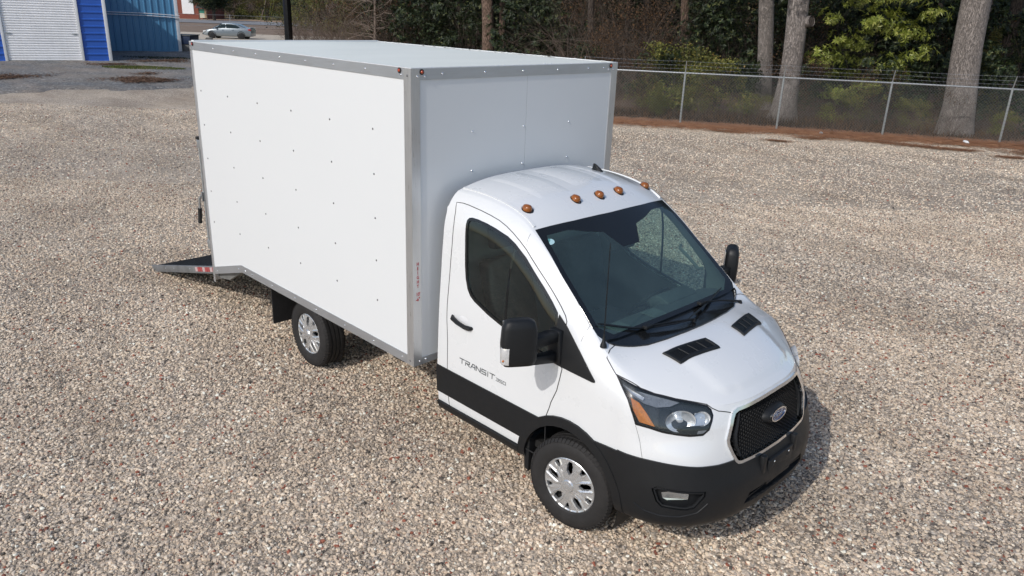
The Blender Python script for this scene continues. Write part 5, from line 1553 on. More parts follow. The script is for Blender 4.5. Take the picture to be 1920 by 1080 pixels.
# ---- bonnet vents
def vent(s):
    c = [(.385, -.560), (.465, -.170), (.583, -.158), (.518, -.533)]
    def P(u, v, h):
        a = Vector(c[0]).lerp(Vector(c[1]), u); b_ = Vector(c[3]).lerp(Vector(c[2]), u); q = a.lerp(b_, v)
        p, nn = surf(q.x, q.y, 3, (0, 0, -1)); return (p.x, p.y*(-s), p.z+h+.010)
    fr_ = MB()
    def quadstrip(outer, inner, h0, h1):
        pass
    N_ = 10
    ring_o = [(i/N_, 0) for i in range(N_)] + [(1, i/4) for i in range(4)] + [(1-i/N_, 1) for i in range(N_)] + [(0, 1-i/4) for i in range(4)]
    V = []; F = []; k = len(ring_o)
    for (u, v) in ring_o: V.append(P(u, v, -.004))
    for (u, v) in ring_o: V.append(P(.012+u*.976, .04+v*.92, .007))
    for (u, v) in ring_o: V.append(P(.06+u*.88, .17+v*.66, .007))
    for (u, v) in ring_o: V.append(P(.07+u*.86, .20+v*.60, -.004))
    for i in range(3):
        for j in range(k): F.append((i*k+j, i*k+(j+1) % k, (i+1)*k+(j+1) % k, (i+1)*k+j))
    vt = MB().add(V, F).build('hood_vent', M['black'], truck, smooth=True, sharp=30)
    V = [P(.06+u*.88, .17+v*.66, -.005) for u, v in [(a/8, b_) for a in range(9) for b_ in (0, 1)]]
    MB().add(V, [(2*i, 2*i+1, 2*i+3, 2*i+2) for i in range(8)]).build('vent_backing', M['dark'], vt)
    for i in range(8):
        v = .22 + i*.075
        b_ = MB().tube([P(.07, v, .001), P(.3, v, .001), P(.5, v, .001), P(.7, v, .001), P(.93, v, .001)], .0032, 4); b_.build('vent_slat', M['black'], vt)
    for u in (.28, .5, .72): MB().tube([P(u, .18, .003), P(u, .5, .003), P(u, .82, .003)], .0042, 4).build('vent_rib', M['black'], vt)
vent(-1); vent(1)

# ---- marker lamps on the roof
def marker(x, y):
    p, nn = surf(x, -abs(y), 3, (0, 0, -1)); nn = Vector((nn.x, nn.y*(-1 if y > 0 else 1), nn.z))
    vs = []; n_ = 16
    for hh, sc_, sh in ((0, 1.0, 0), (.014, .98, 0), (.030, .80, -.004), (.040, .45, -.012), (.043, .08, -.016)):
        for k in range(n_):
            a = 2*PI*k/n_; ca, sa = math.cos(a), math.sin(a)
            rx = (.048 if ca < 0 else .036); vs.append((ca*rx*sc_+sh*-.5, sa*.036*sc_*(1-.18*max(0, -ca)), hh))
    fs = [(i*n_+k, i*n_+(k+1) % n_, (i+1)*n_+(k+1) % n_, (i+1)*n_+k) for i in range(4) for k in range(n_)] + [tuple(range(4*n_, 5*n_))]
    m = Matrix.Translation((x, y, p.z-.003)) @ nn.to_track_quat('Z', 'X').to_matrix().to_4x4()
    # keep the long side lengthwise
    q = Vector((0, 0, 1)).rotation_difference(nn).to_matrix().to_4x4()
    m = Matrix.Translation((x, y, p.z-.003)) @ q
    o = MB().add(vs, fs).xform(m).build('marker_lamp', M['amber_dark'], truck, smooth=True, sharp=60)
    b_ = MB().lathe([(0, -.004), (.050, -.004), (.050, .006), (.040, .006)], 16, 'z'); b_.v = [(a, b*.80, c) for a, b, c in b_.v]; b_.xform(m).build('lamp_base', M['black'], o, smooth=True)
for x, y in ((-.79, -.685), (-.725, -.235), (-.715, 0.03), (-.72, .275), (-.775, .70)): marker(x, y)

# ---- fin and rod aerials
p, nn = surf(-1.13, -.50, 3, (0, 0, -1))
V = []; n_ = 12
for h, L0, L1, w in ((0, -.068, .062, .026), (.016, -.058, .048, .017), (.036, -.053, .016, .010), (.052, -.051, -.014, .006), (.057, -.046, -.024, .003)):
    for k in range(n_):
        a = 2*PI*k/n_; cx = (L0+L1)/2; rx = (L1-L0)/2; V.append((-1.13+cx+rx*math.cos(a), .50+w*math.sin(a), p.z+h-.003))
MB().add(V, [(i*n_+k, i*n_+(k+1) % n_, (i+1)*n_+(k+1) % n_, (i+1)*n_+k) for i in range(4) for k in range(n_)] + [tuple(range(4*n_, 5*n_))]).build('fin_aerial', M['gloss_black'], truck, smooth=True)
A0 = surf(.128, -.862, 3, (0, 0, -1))[0]
A1 = Vector((.10, -.84, 2.12))
ad = (A1-A0).normalized()
ae = MB().tube([A0-ad*.005, A0+ad*.012, A0+ad*.03, A0+ad*.06, A0+ad*.085], [.024, .022, .013, .009, .006], 12).build('rod_aerial', M['black'], truck, smooth=True)
mb = MB().tube([A0+ad*.08, A1], [.0042, .0026], 6)
for k in range(26):
    q = A0 + (A1-A0)*(.1+k*.034); mb.tube([q, q+ad*.006], .0048, 6)
mb.build('aerial_mast', M['black'], ae, smooth=True)

# ---- wipers
def wiper(pv, p1, b0, b1, lift=.03):
    def on(p, off):
        h = BV.ray_cast(Vector((p[0], -abs(p[1]), 3)), Vector((0, 0, -1))); q = h[0].copy(); q.y = p[1]; q.z = h[0].z + off; return q
    w = MB().tube([on(pv, .0), on(pv, .022)], [.016, .013], 10)
    w.tube([on(pv, .018), on([(pv[0]+p1[0])/2, (pv[1]+p1[1])/2], .034), on(p1, .038)], [.010, .007, .0055], 6)
    o = w.build('wiper_arm', M['black'], truck, smooth=True)
    pts = [on([b0[0]+(b1[0]-b0[0])*t/8, b0[1]+(b1[1]-b0[1])*t/8], .020) for t in range(9)]
    MB().tube(pts, [.004]+[.0085]*7+[.004], 4).build('wiper_blade', M['black'], o)
    MB().box((p1[0]-.02, p1[1]-.035, on(p1, .02).z), (p1[0]+.02, p1[1]+.035, on(p1, .045).z)).build('blade_clip', M['black'], o, bevel=.004)
wiper((.245, .03), (.142, -.40), (.02, -.80), (.235, -.05))
wiper((.235, .70), (.130, .30), (.215, .0), (.08, .66))

# ---- window sticker
c0 = surf(-.542, -.748, 3, (0, 0, -1)); sd = MB(); sp = c0[0]; sn = c0[1].normalized(); tu = Vector((.15, 1, .0)); tu = (tu-sn*tu.dot(sn)).normalized(); tv = sn.cross(tu)
M['sticker'] = mat_plain('pale_sticker', (.42, .62, .66), .4); M['sticker_ink'] = mat_plain('sticker_ink', (.03, .12, .20), .4)
def disc(a, b, off, a2=0, b2=0):
    m = MB(); k_ = 28
    m.v += [tuple(sp+tu*math.cos(2*PI*k/k_)*a+tv*math.sin(2*PI*k/k_)*b+sn*off) for k in range(k_)]
    if a2:
        m.v += [tuple(sp+tu*math.cos(2*PI*k/k_)*a2+tv*math.sin(2*PI*k/k_)*b2+sn*off) for k in range(k_)]
        m.f += [(k, (k+1) % k_, k_+(k+1) % k_, k_+k) for k in range(k_)]
    else: m.f.append(tuple(range(k_)))
    return m
sp = sp + Vector((.02, .02, -.02))
stk = disc(.042, .027, .004).build('window_sticker', M['sticker'], ws)

# ---- mirrors
def mirror(s):
    MX, MY = -.215, s*1.305
    Tm = Matrix.Translation((MX, MY, .035)) @ Matrix.Rotation(s*R(32), 4, 'Z')
    # housing cross sections from bottom to top: z, half width (across the road), half depth
    sec = [(1.268, .075, .030), (1.274, .102, .046), (1.31, .116, .056), (1.42, .122, .060), (1.53, .114, .056), (1.575, .098, .048), (1.592, .066, .028)]
    V = []; n_ = 24
    for z, hw, hd in sec:
        for k in range(n_):
            a = 2*PI*k/n_; ca, sa = math.cos(a), math.sin(a); e = .5
            V.append((hd*math.copysign(abs(ca)**e, ca), hw*math.copysign(abs(sa)**e, sa), z))
    F = [(i*n_+k, i*n_+(k+1) % n_, (i+1)*n_+(k+1) % n_, (i+1)*n_+k) for i in range(len(sec)-1) for k in range(n_)] + [tuple(range(n_)), tuple(range((len(sec)-1)*n_, len(sec)*n_))]
    mr = MB().add(V, F).xform(Tm).build('mirror', M['black'], truck, smooth=True, sharp=55)
    MB().box((-.064, -.098, 1.31), (-.059, .098, 1.56)).xform(Tm).build('mirror_glass', M['chrome'], mr, bevel=.002)
    yi = s*1.225
    MB().prism([(yi, 1.40), (yi, 1.475), (s*1.05, 1.475), (s*.96, 1.46), (s*.93, 1.46), (s*.93, 1.385)], -.235, -.155, 'x').build('upper_arm', M['black'], mr, bevel=.014)
    MB().prism([(yi, 1.285), (yi, 1.345), (s*1.05, 1.315), (s*.93, 1.31), (s*.93, 1.23), (s*1.0, 1.235)], -.235, -.165, 'x').build('lower_arm', M['black'], mr, bevel=.012)
    MB().prism([(-.25, 1.225), (-.125, 1.225), (-.135, 1.36), (-.15, 1.47), (-.25, 1.47)], s*.935, s*.992, 'y').build('mirror_mount', M['black'], mr, bevel=.014)
    # clear indicator wrapped round the outer front corner
    V = []
    for z, w in ((1.292, .90), (1.298, 1.0), (1.35, 1.02), (1.395, 1.0), (1.412, .85)):
        for t in range(9):
            a = R(22 + t*9.5); ca, sa = math.cos(a), math.sin(a)
            V.append((.0615*abs(ca)**.5*(1 if w > .95 else .94)+.001, s*(.1235*abs(sa)**.5*(1 if w > .95 else .96)+.001), z))
    F = [(i*9+k, i*9+k+1, (i+1)*9+k+1, (i+1)*9+k) for i in range(4) for k in range(8)]
    il = MB().add(V, F).xform(Tm).build('mirror_indicator', M['lamp_chrome'], mr, smooth=True)
    MB().lathe([(0, -.004), (.007, 0), (.008, .004), (0, .010)], 10, 'x', (.050, s*.1135, 1.325)).xform(Tm).build('bulb', M['amber'], il)
mirror(-1); mirror(1)

# ---- door furniture
for s in (-1, 1):
    y = s*.972
    hd = MB().tube([(-1.275, y-s*.005, 1.228), (-1.25, y+s*.022, 1.222), (-1.18, y+s*.036, 1.212), (-1.10, y+s*.034, 1.200), (-1.055, y+s*.018, 1.196), (-1.04, y-s*.004, 1.196)], [.014, .019, .017, .017, .018, .013], 8)
    h = hd.build('door_handle', M['black'], doors[s], smooth=True)
    cupm = MB().lathe([(.062, 0), (.050, .003), (.0, .004)], 20, 'y'); cupm.v = [(a, b*s, c*.72) for a, b, c in cupm.v]
    cupm.xform(Matrix.Translation((-1.145, s*.972, 1.222))).build('handle_cup', mat_plain('shadowed_handle_cup', (.66, .67, .68), .4), doors[s], smooth=True)
    MB().tube([(-.700, s*.880, 1.925), (-.700, s*.925, 1.76), (-.700, s*.945, 1.60), (-.700, s*.964, 1.318)], .011, 4).build('window_bar', M['gloss_black'], doors[s])

def text_mesh(body, size, mat, name, parent, matrix, sx=1.0, extrude=.0006, bold=0.0):
    cu = bpy.data.curves.new(name, 'FONT'); cu.body = body; cu.size = size; cu.extrude = extrude; cu.align_x = 'CENTER'; cu.align_y = 'CENTER'; cu.offset = bold
    to = bpy.data.objects.new(name+'_tmp', cu); COL.objects.link(to)
    dg = bpy.context.evaluated_depsgraph_get(); me = bpy.data.meshes.new_from_object(to.evaluated_get(dg))
    bpy.data.objects.remove(to); bpy.data.curves.remove(cu)
    me.transform(matrix @ Matrix.Diagonal((sx, 1, 1, 1))); me.materials.clear(); me.materials.append(mat); me.name = name
    return link_mesh(name, me, None, parent)

# wide squared lettering drawn as strokes: TRANSIT 350
GLY = {'T': [[(0, 1), (1, 1)], [(.5, 1), (.5, 0)]], 'R': [[(0, 0), (0, .55)], [(0, 1), (1, 1), (1, .5), (.25, .5), (1, 0)]], 'A': [[(0, 0), (.45, 1), (.9, 1), (1, .8), (1, 0)], [(.35, .38), (1, .38)]],
       'N': [[(0, 0), (0, 1), (1, 0), (1, 1)]], 'S': [[(1, 1), (.05, 1), (0, .8), (0, .5), (1, .5), (1, 0), (0, 0)]], 'I': [[(.5, 0), (.5, 1)]],
       '3': [[(0, 1), (1, 1), (1, 0), (0, 0)], [(.3, .5), (1, .5)]], '5': [[(1, 1), (0, 1), (0, .5), (1, .5), (1, 0), (0, 0)]], '0': [[(0, 0), (0, 1), (1, 1), (1, 0), (0, 0)]]}
def wide_text(s):
    mb = MB()
    def put(ch, x0, w, z0, h, th):
        for st in GLY[ch]:
            for (a, b_), (c_, d_) in zip(st, st[1:]):
                p = Vector((x0+a*w, z0+b_*h)); q = Vector((x0+c_*w, z0+d_*h)); t = (q-p).normalized()*th*.5; m_ = Vector((-t.y, t.x))
                p -= t; q += t
                quad = [p+m_, q+m_, q-m_, p-m_]; V = []
                for w_ in quad:
                    xx, zz = w_.x, w_.y
                    if s > 0: xx = -1.85 - xx      # reads front to back on the far side
                    hit = surf(xx, -2, zz, (0, 1, 0))[0]; V.append((xx, s*(abs(hit.y)+.0025), zz))
                mb.add(V, [(0, 1, 2, 3)])
    x = -1.165
    for ch, w in zip('TRANSIT', (.052, .047, .047, .047, .047, .012, .052)):
        put(ch, x, w, .876, .036, .0085); x += w+.0155
    x += .002
    for ch in '350': put(ch, x, .027, .876, .022, .005); x += .038
    return mb.build('model_lettering', M['grey_letter'], doors[s], recalc=False)
wide_text(-1); wide_text(1)

# ---- interior
dash = MB().prism([(.12, 1.38), (-.05, 1.40), (-.20, 1.36), (-.28, 1.24), (-.26, .95), (-.10, .75), (.25, .75), (.25, 1.30)], -.83, .83, 'y').build('dashboard', M['dash'], truck, bevel=.03)
MB().prism([(-.10, 1.395), (-.22, 1.43), (-.30, 1.38), (-.28, 1.30), (-.12, 1.30)], .22, .62, 'y').build('instrument_hood', M['dash'], dash, bevel=.02)
MB().box((-.285, -.16, 1.12), (-.262, .10, 1.30)).build('centre_screen', M['gloss_black'], dash, bevel=.005)
for y in (-.42, .0):
    MB().prism([(-.12, 1.400), (.02, 1.400), (-.02, 1.408), (-.10, 1.408)], y-.13, y+.02, 'y').build('air_vent', M['lining'], dash)
# steering wheel (driver on the left)
sw = MB(); c = Vector((-.42, .42, 1.27)); ax = Vector((-.75, 0, .66)).normalized(); u_ = Vector((0, 1, 0)); v_ = ax.cross(u_)
pts = [c+(u_*math.cos(2*PI*k/32)+v_*math.sin(2*PI*k/32))*.19 for k in range(33)]
sw.tube(pts, .014, 8, False)
for a in (0, PI, -PI/2): sw.tube([c-ax*.02, c+(u_*math.cos(a)+v_*math.sin(a))*.19], .014, 6)
sw.tube([c+ax*.005, c-ax*.045], [.06, .055], 14); sw.tube([c-ax*.04, c-ax*.28], .03, 8)
sw.build('steering_wheel', M['black'], truck, smooth=True)
def seat(y):
    s_ = MB().prism([(-1.12, .82), (-.62, .86), (-.60, 1.0), (-.66, 1.02), (-1.05, .98)], y-.25, y+.25, 'y').build('seat', M['seat'], truck, bevel=.04)
    MB().prism([(-1.02, .98), (-1.16, .95), (-1.33, 1.60), (-1.24, 1.64), (-1.17, 1.60)], y-.235, y+.235, 'y').build('backrest', M['seat'], s_, bevel=.04)
    MB().prism([(-1.22, 1.70), (-1.33, 1.68), (-1.36, 1.86), (-1.27, 1.88)], y-.12, y+.12, 'y').build('headrest', M['seat'], s_, bevel=.03)
    MB().box((-1.1, y-.2, .5), (-.65, y+.2, .82)).build('seat_base', M['dark'], s_)
seat(.45); seat(-.45)
MB().box((-1.395, -.86, .5), (-1.38, .86, 2.02)).build('cab_bulkhead', mat_plain('grey_bulkhead', (.30, .32, .31), .7), truck)
MB().box((-1.4, -.9, .44), (.2, .9, .5)).build('cab_floor', M['dark'], truck)
MB().prism([(-.555, 1.975), (-.40, 1.85), (-.44, 1.78), (-.60, 1.90)], -.06, .16, 'y').build('camera_housing', M['black'], truck, bevel=.012)
MB().box((-.50, -.06, 1.77), (-.46, .20, 1.85)).build('inner_mirror', M['black'], truck, bevel=.015)
MB().tube([(-.42, .80, 1.68), (-.40, .755, 1.67), (-.30, .765, 1.60), (-.22, .78, 1.53), (-.20, .82, 1.53)], .013, 8).build('grab_handle', M['lining'], truck, smooth=True)
for y in (-.42, .42): MB().box((-.86, y-.2, 1.985), (-.72, y+.2, 2.0)).build('sun_visor', M['lining'], truck, bevel=.004)

# ---- wheels
def tyre_mesh():
    R0, RR, wd = .345, .208, .118
    prof = [(RR, -.100), (RR+.012, -.112), (RR+.05, -.120), (.285, -.119), (.318, -.112), (.336, -.098), (.345, -.078)]
    g = .009
    for yc in (-.044, 0, .044): prof += [(.345, yc-.007), (.345-g, yc-.006), (.345-g, yc+.006), (.345, yc+.007)]
    prof += [(.345, .078), (.336, .098), (.318, .112), (.285, .119), (RR+.05, .120), (RR+.012, .112), (RR, .100)]
    m = MB().lathe(prof, 72, 'y', close=False)
    nb = 64
    for k in range(nb):
        a = 2*PI*k/nb
        for s in (-1, 1):
            da = 2*PI/nb*.36
            V = []
            for aa in (a-da, a+da):
                for r_, y in ((.330, s*.112), (.3485, s*.088), (.3495, s*.058), (.335, s*.056), (.322, s*.112)):
                    V.append((r_*math.cos(aa), y, r_*math.sin(aa)))
            m.add(V, [(0, 1, 6, 5), (1, 2, 7, 6), (2, 3, 8, 7), (3, 4, 9, 8), (4, 0, 5, 9), (0, 4, 3, 2, 1), (5, 6, 7, 8, 9)])
    return m.mesh('tyre', M['rubber'], True, 32)
def hubcap_mesh():
    """ten-spoke cover: height field on a polar grid with ten openings"""
    NA, NR = 240, 26; R1 = .212; V = []; F = []
    def sector(a):
        t = (a/(2*PI/10)) % 1.0; k = int(a/(2*PI/10)) % 2
        return (t-.5)*2*PI/10, k
    def hole(a, r):
        d, k = sector(a); x = abs(r*math.sin(d))
        if k == 0: return .088 < r < .186 and x < (.005 + (r-.088)*.62 if r < .118 else (.0240 if r < .160 else .0240-(r-.160)*.42))
        return .148 < r < .195 and x < .009 + (r-.148)*.26
    def hgt(a, r):
        d, k = sector(a); x = abs(r*math.sin(d))
        base = .028*math.cos(min(1, r/R1)*1.25)
        if r < .046: return base + .010*(1 if r < .040 else (.046-r)/.006)
        if r > .198: return base + .008 - abs(r-.205)*.8
        f = min(1, (r-.046)/.03)
        if k == 0:
            w = .034
            rise = .009*math.exp(-((x-w)/.007)**2)
        else:
            edge = r*math.sin(PI/10); rise = -.004*math.exp(-(x/.010)**2) if r < .15 else .005*math.exp(-((x-.024)/.006)**2)
        return base + rise*f
    for i in range(NR+1):
        r = R1*i/NR if i else .001
        for j in range(NA):
            a = 2*PI*j/NA; V.append((r*math.cos(a), hgt(a, r), r*math.sin(a)))
    H = []
    for i in range(NR):
        for j in range(NA):
            rm = R1*(i+.5)/NR; am = 2*PI*(j+.5)/NA
            q = (i*NA+j, i*NA+(j+1) % NA, (i+1)*NA+(j+1) % NA, (i+1)*NA+j)
            if hole(am, rm): H.append((i, j)); continue
            F.append(q)
    hs = set(H)
    for (i, j) in H:      # walls of the openings
        for (di, dj, e) in ((-1, 0, (0, 1)), (1, 0, (3, 2)), (0, -1, (0, 3)), (0, 1, (1, 2))):
            if (i+di, (j+dj) % NA) in hs: continue
            q = [i*NA+j, i*NA+(j+1) % NA, (i+1)*NA+(j+1) % NA, (i+1)*NA+j]
            a, b_ = q[e[0]], q[e[1]]; o = len(V)
            for w in (a, b_): x, y, z = V[w]; V.append((x*1.0, y-.022, z*1.0))
            F.append((a, b_, o+1, o))
    m = MB().add(V, F)
    me = m.mesh('hubcap', M['silver'], True, 30, False)
    bmh = bmesh.new(); bmh.from_mesh(me)
    bmesh.ops.recalc_face_normals(bmh, faces=bmh.faces); bmh.to_mesh(me); bmh.free()
    return me
TY = tyre_mesh(); HC = hubcap_mesh()
DISC = MB().lathe([(.0, -.03), (.20, -.03), (.208, -.05), (.20, -.09)], 40, 'y').mesh('rim_barrel', M['dark'], True)
BRK = MB().lathe([(.0, -.024), (.07, -.024), (.07, -.028), (.16, -.028), (.16, -.035)], 32, 'y').mesh('brake_disc', M['steel_grey'] if 'steel_grey' in M else M['galv'], True)
CAPB = MB().lathe([(0, .0405), (.024, .0405), (.026, .037)], 24, 'y').mesh('hub_badge', M['silver'], True)
def wheel(x, y, rz, out):
    w = empty('wheel', (x, y, .345), rz + (PI if out < 0 else 0)); w.parent = truck
    ty = link_mesh('tyre', TY, None, w)
    hc = link_mesh('hubcap', HC, None, w, (0, .088, 0))
    link_mesh('rim_barrel', DISC, None, w, (0, .09, 0)); link_mesh('brake_disc', BRK, None, w, (0, .088, 0)); link_mesh('hub_badge', CAPB, None, w, (0, .088, 0))
DEL = 0.13392
wheel(0.0, -.875, DEL, -1); wheel(0.0, .875, DEL, 1); wheel(-3.48217, -.895, 0, -1); wheel(-3.48217, .895, 0, 1)

# ---- wheel housings, frame, axles
for s in (-1, 1):
    pts = [(.445*math.cos(R(a)), .36+.445*math.sin(R(a))) for a in range(-25, 152, 11)]
    V = [(x-.01, s*.965, z) for x, z in pts] + [(x-.01, s*.55, z) for x, z in pts]; k = len(pts)
    MB().add(V, [(i, i+1, k+i+1, k+i) for i in range(k-1)]).build('wheel_housing', M['dark'], truck, smooth=True, sharp=60)
    MB().box((-5.1, s*.42, .52), (-.4, s*.34, .70)).build('chassis_rail', M['dark'], truck)
    pts = [(-.43, .54), (-.455, .40), (-.44, .27), (-.40, .25), (-.40, .52)]
    MB().prism(pts, s*.80, s*.965, 'y').build('splash_guard', M['black'], truck, bevel=.006)
MB().tube([(-3.48217, -.8, .345), (-3.48217, -.2, .345), (-3.48217, .2, .345), (-3.48217, .8, .345)], [.05, .05, .05, .05], 12).build('rear_axle', M['dark'], truck)
MB().lathe([(0, -.14), (.10, -.12), (.15, 0), (.10, .12), (0, .14)], 16, 'x', (-3.48217, 0, .345)).build('differential', M['dark'], truck, smooth=True)
MB().tube([(-.1, 0, .40), (-3.48217+.1, 0, .36)], .045, 12).build('driveshaft', M['dark'], truck)
MB().box((-2.7, .35, .32), (-1.6, .85, .62)).build('fuel_tank', M['dark'], truck, bevel=.04)
MB().box((-.5, -.70, .36), (.78, .70, .45)).build('engine_undertray', M['dark'], truck, bevel=.03)
for x in (-5.0, -4.4, -3.9, -3.0, -2.4, -1.8): MB().box((x-.03, -1.08, .68), (x+.03, 1.08, .745)).build('cross_member', M['dark'], truck)
for s in (-1, 1):
    MB().tube([(-3.05, s*.55, .52), (-3.48217, s*.60, .40), (-4.1, s*.55, .52)], [.025, .04, .025], 6).build('leaf_spring', M['dark'], truck)
    MB().tube([(-3.62, s*.72, .36), (-3.75, s*.66, .70)], .03, 8).build('shock_absorber', M['dark'], truck)

# ---- box body
M['marker_red'] = mat_amber('orange_red_lens', (.50, .06, .012))
XF, XR, BW, BH, ZB = -1.52391, -5.27907, 1.1623, 3.07, .7555
XK, ZE = -4.517, .55
t_ = .04
def side_wall(s):
    poly = [(XF-.02, ZB+.03), (XF-.02, BH-.03), (XR+.02, BH-.03), (XR+.02, ZE+.03), (XR+.06, ZE+.03), (XK, ZB+.03)]
    w = MB().prism(poly, s*(BW-.006), s*(BW-t_), 'y').build('side_panel', M['panel'], truck)
    sh = s
    # rails stand 4 mm proud
    yo = s*(BW-.0055); yi = s*(BW+.0005)
    MB().prism([(XF-.085, 2.992), (XF-.085, BH), (XR+.045, BH), (XR+.045, 2.992)], yo, yi, 'y').build('top_rail', M['alu_rail'], w)
    MB().prism([(XF-.085, ZB), (XF-.085, ZB+.078), (XK-.02, ZB+.078), (XK, ZB)], yo, yi, 'y').build('bottom_rail', M['alu_rail'], w)
    MB().prism([(XK-.0015, ZB), (XK-.0215, ZB+.078), (XR+.045, ZE+.085), (XR+.045, ZE)], yo, yi, 'y').build('bottom_rail', M['alu_rail'], w)
    MB().box((XF-.084, yo, ZB), (XF-.001, s*(BW+.002), BH)).build('corner_post', M['alu'], w)
    MB().box((XR+.044, yo, .45), (XR, s*(BW+.002), BH)).build('corner_post', M['alu'], w)
    rv = MB().lathe([(.0, .0062), (.005, .005), (.0085, .002), (.009, 0)], 8, 'y'); rv.v = [(a, b*s, c) for a, b, c in rv.v]
    rm = rv.mesh('rivet', M['rivet'], True); rmc = rv.mesh('rivet', M['chrome'], True); ys = s*(BW-.006); yr = s*(BW+.0004)
    for z in (2.59, 2.24, 1.885, 1.53, 1.185):
        for x in (-5.12, -4.505, -3.89, -3.265, -2.635, -2.02): link_mesh('rivet', rm, None, w, (x, ys, z))
    for x in (-4.72, -4.28, -3.84, -3.40, -2.965, -2.53, -2.09): link_mesh('rivet', rmc, None, w, (x, yr, 3.03))
    for x in (-4.29, -3.86, -3.41, -3.02, -2.53, -2.09, -1.68): link_mesh('rivet', rmc, None, w, (x, yr, .792))
    for x, z in ((-4.45, .792), (-4.60, .775), (-5.16, .603), (-1.64, 3.02)): link_mesh('rivet', rmc, None, w, (x, yr, z))
    for x, z in ((-1.57, .795), (-1.565, 3.02), (-5.257, .52), (-5.257, 3.03), (-5.257, 2.99)): link_mesh('rivet', rm, None, w, (x, s*(BW+.0019), z))
    for x, mt in ((-1.655, 'marker_red'), (-5.20, 'red_lens')):
        a = MB().lathe([(0, .014), (.009, .012), (.013, .005), (.014, 0)], 14, 'y'); a.v = [(p, q*s, r_) for p, q, r_ in a.v]
        l_ = a.xform(Matrix.Translation((x, yr, 3.05-.0))).build('side_marker_lamp', M[mt], w, smooth=True)
        g_ = MB().lathe([(.020, 0), (.020, .005), (.013, .007)], 16, 'y'); g_.v = [(p, q*s, r_) for p, q, r_ in g_.v]
        g_.xform(Matrix.Translation((x, yr, 3.05))).build('lamp_grommet', M['rubber'], l_, smooth=True)
    return w
side_wall(-1); side_wall(1)
fp = MB().box((XF-t_, -BW+.02, ZB+.03), (XF-.006, .0148, BH-.03)).build('front_panel', M['panel'], truck)
fp2 = MB().box((XF-t_, .0170, ZB+.03), (XF-.006, BW-.02, BH-.03)).build('front_panel', M['panel'], truck)
MB().box((XF-.030, .010, ZB+.03), (XF-.0075, .022, BH-.03)).build('panel_joint', M['seam'], fp)
MB().box((XF-.0055, -BW+.078, 2.990), (XF+.0005, BW-.078, BH)).build('front_top_rail', M['alu_rail'], truck)
MB().box((XF-.0055, -BW+.078, ZB), (XF+.0005, BW-.078, ZB+.060)).build('front_bottom_rail', M['alu_rail'], truck)
for s in (-1, 1):
    MB().box((XF-.0065, s*(BW+.0021), ZB), (XF+.002, s*(BW-.0785), BH)).build('front_corner_post', M['alu'], truck)
rm = MB().lathe([(.0, .0062), (.005, .005), (.0085, .002), (.009, 0)], 8, 'x').mesh('rivet', M['chrome'], True)
for y in (-.57, -.007, .547): link_mesh('rivet', rm, None, fp, (XF-.006, y, 2.587))
for y in (-.57, -.007, .547): link_mesh('rivet', rm, None, fp, (XF-.006, y, 2.28))
for y in (-.875, -.455, -.04, .365, .76, .97): link_mesh('rivet', rm, None, fp, (XF, y, 3.03))
for y in (-1.04, -1.105, 1.04, 1.105): link_mesh('rivet', rm, None, fp, (XF+.0015 if abs(y) > BW-.0785 else XF, y, 3.015)); link_mesh('rivet', rm, None, fp, (XF+.0015 if abs(y) > BW-.0785 else XF, y, .790))
for y in (-1.068, 1.068):
    l_ = MB().lathe([(0, .014), (.009, .012), (.013, .005), (.014, 0)], 14, 'x').xform(Matrix.Translation((XF, y, 3.045))).build('front_marker_lamp', M['marker_red'], truck, smooth=True)
    MB().lathe([(.020, 0), (.020, .005), (.013, .007)], 16, 'x').xform(Matrix.Translation((XF, y, 3.045))).build('lamp_grommet', M['rubber'], l_, smooth=True)
rfm = MB(); nx, ny = 24, 10
rn = random.Random(4)
for i in range(nx+1):
    for j in range(ny+1):
        x = XR+.01+(XF-XR-.02)*i/nx; y = -BW+.01+(2*BW-.02)*j/ny
        e_ = min(i, nx-i, j, ny-j)
        rfm.v.append((x, y, BH-.004+(.012*math.sin(PI*j/ny) if e_ else 0)+(rn.uniform(-.003, .003) if e_ > 1 else 0)))
for i in range(nx):
    for j in range(ny): a = i*(ny+1)+j; rfm.f.append((a, a+ny+1, a+ny+2, a+1))
rf = rfm.build('box_roof', M['roof'], truck, smooth=True, sharp=180)
for s in (-1, 1): MB().box((XR, s*BW, BH-.002), (XF+.001, s*(BW-.022), BH+.0045)).build('roof_edge', M['panel_edge'], rf)
MB().box((XF-.022, -BW+.023, BH-.002), (XF+.0008, BW-.023, BH+.0042)).build('roof_edge', M['panel_edge'], rf)
MB().box((XR+.002, -BW+.023, BH-.002), (XR+.06, BW-.023, BH+.014)).build('roof_edge', M['panel_edge'], rf)
# caulk along the roof edge
ck = MB(); rn = random.Random(6)
for k in range(40):
    x = XR+(XF-XR-.1)*rn.random(); ck.box((x, BW-.03, BH+.003), (x+rn.uniform(.01, .06), BW-.02, BH+rn.uniform(.005, .009)))
for k in range(12):
    y = rn.uniform(-1.1, 1.05); ck.box((XF-.03, y, BH+.003), (XF-.020, y+rn.uniform(.01, .04), BH+rn.uniform(.005, .007)))
tag(ck.build('roof_caulk', M['white_trim'], rf), kind='stuff')
MB().prism([(XF-.05, ZB-.005), (XF-.05, ZB+.06), (XR+.05, ZB+.06), (XR+.05, ZE+.05), (XK, ZB-.005)], -BW+.05, BW-.05, 'y').build('box_floor', mat_plain('plywood_floor', (.25, .17, .10), .7), truck)
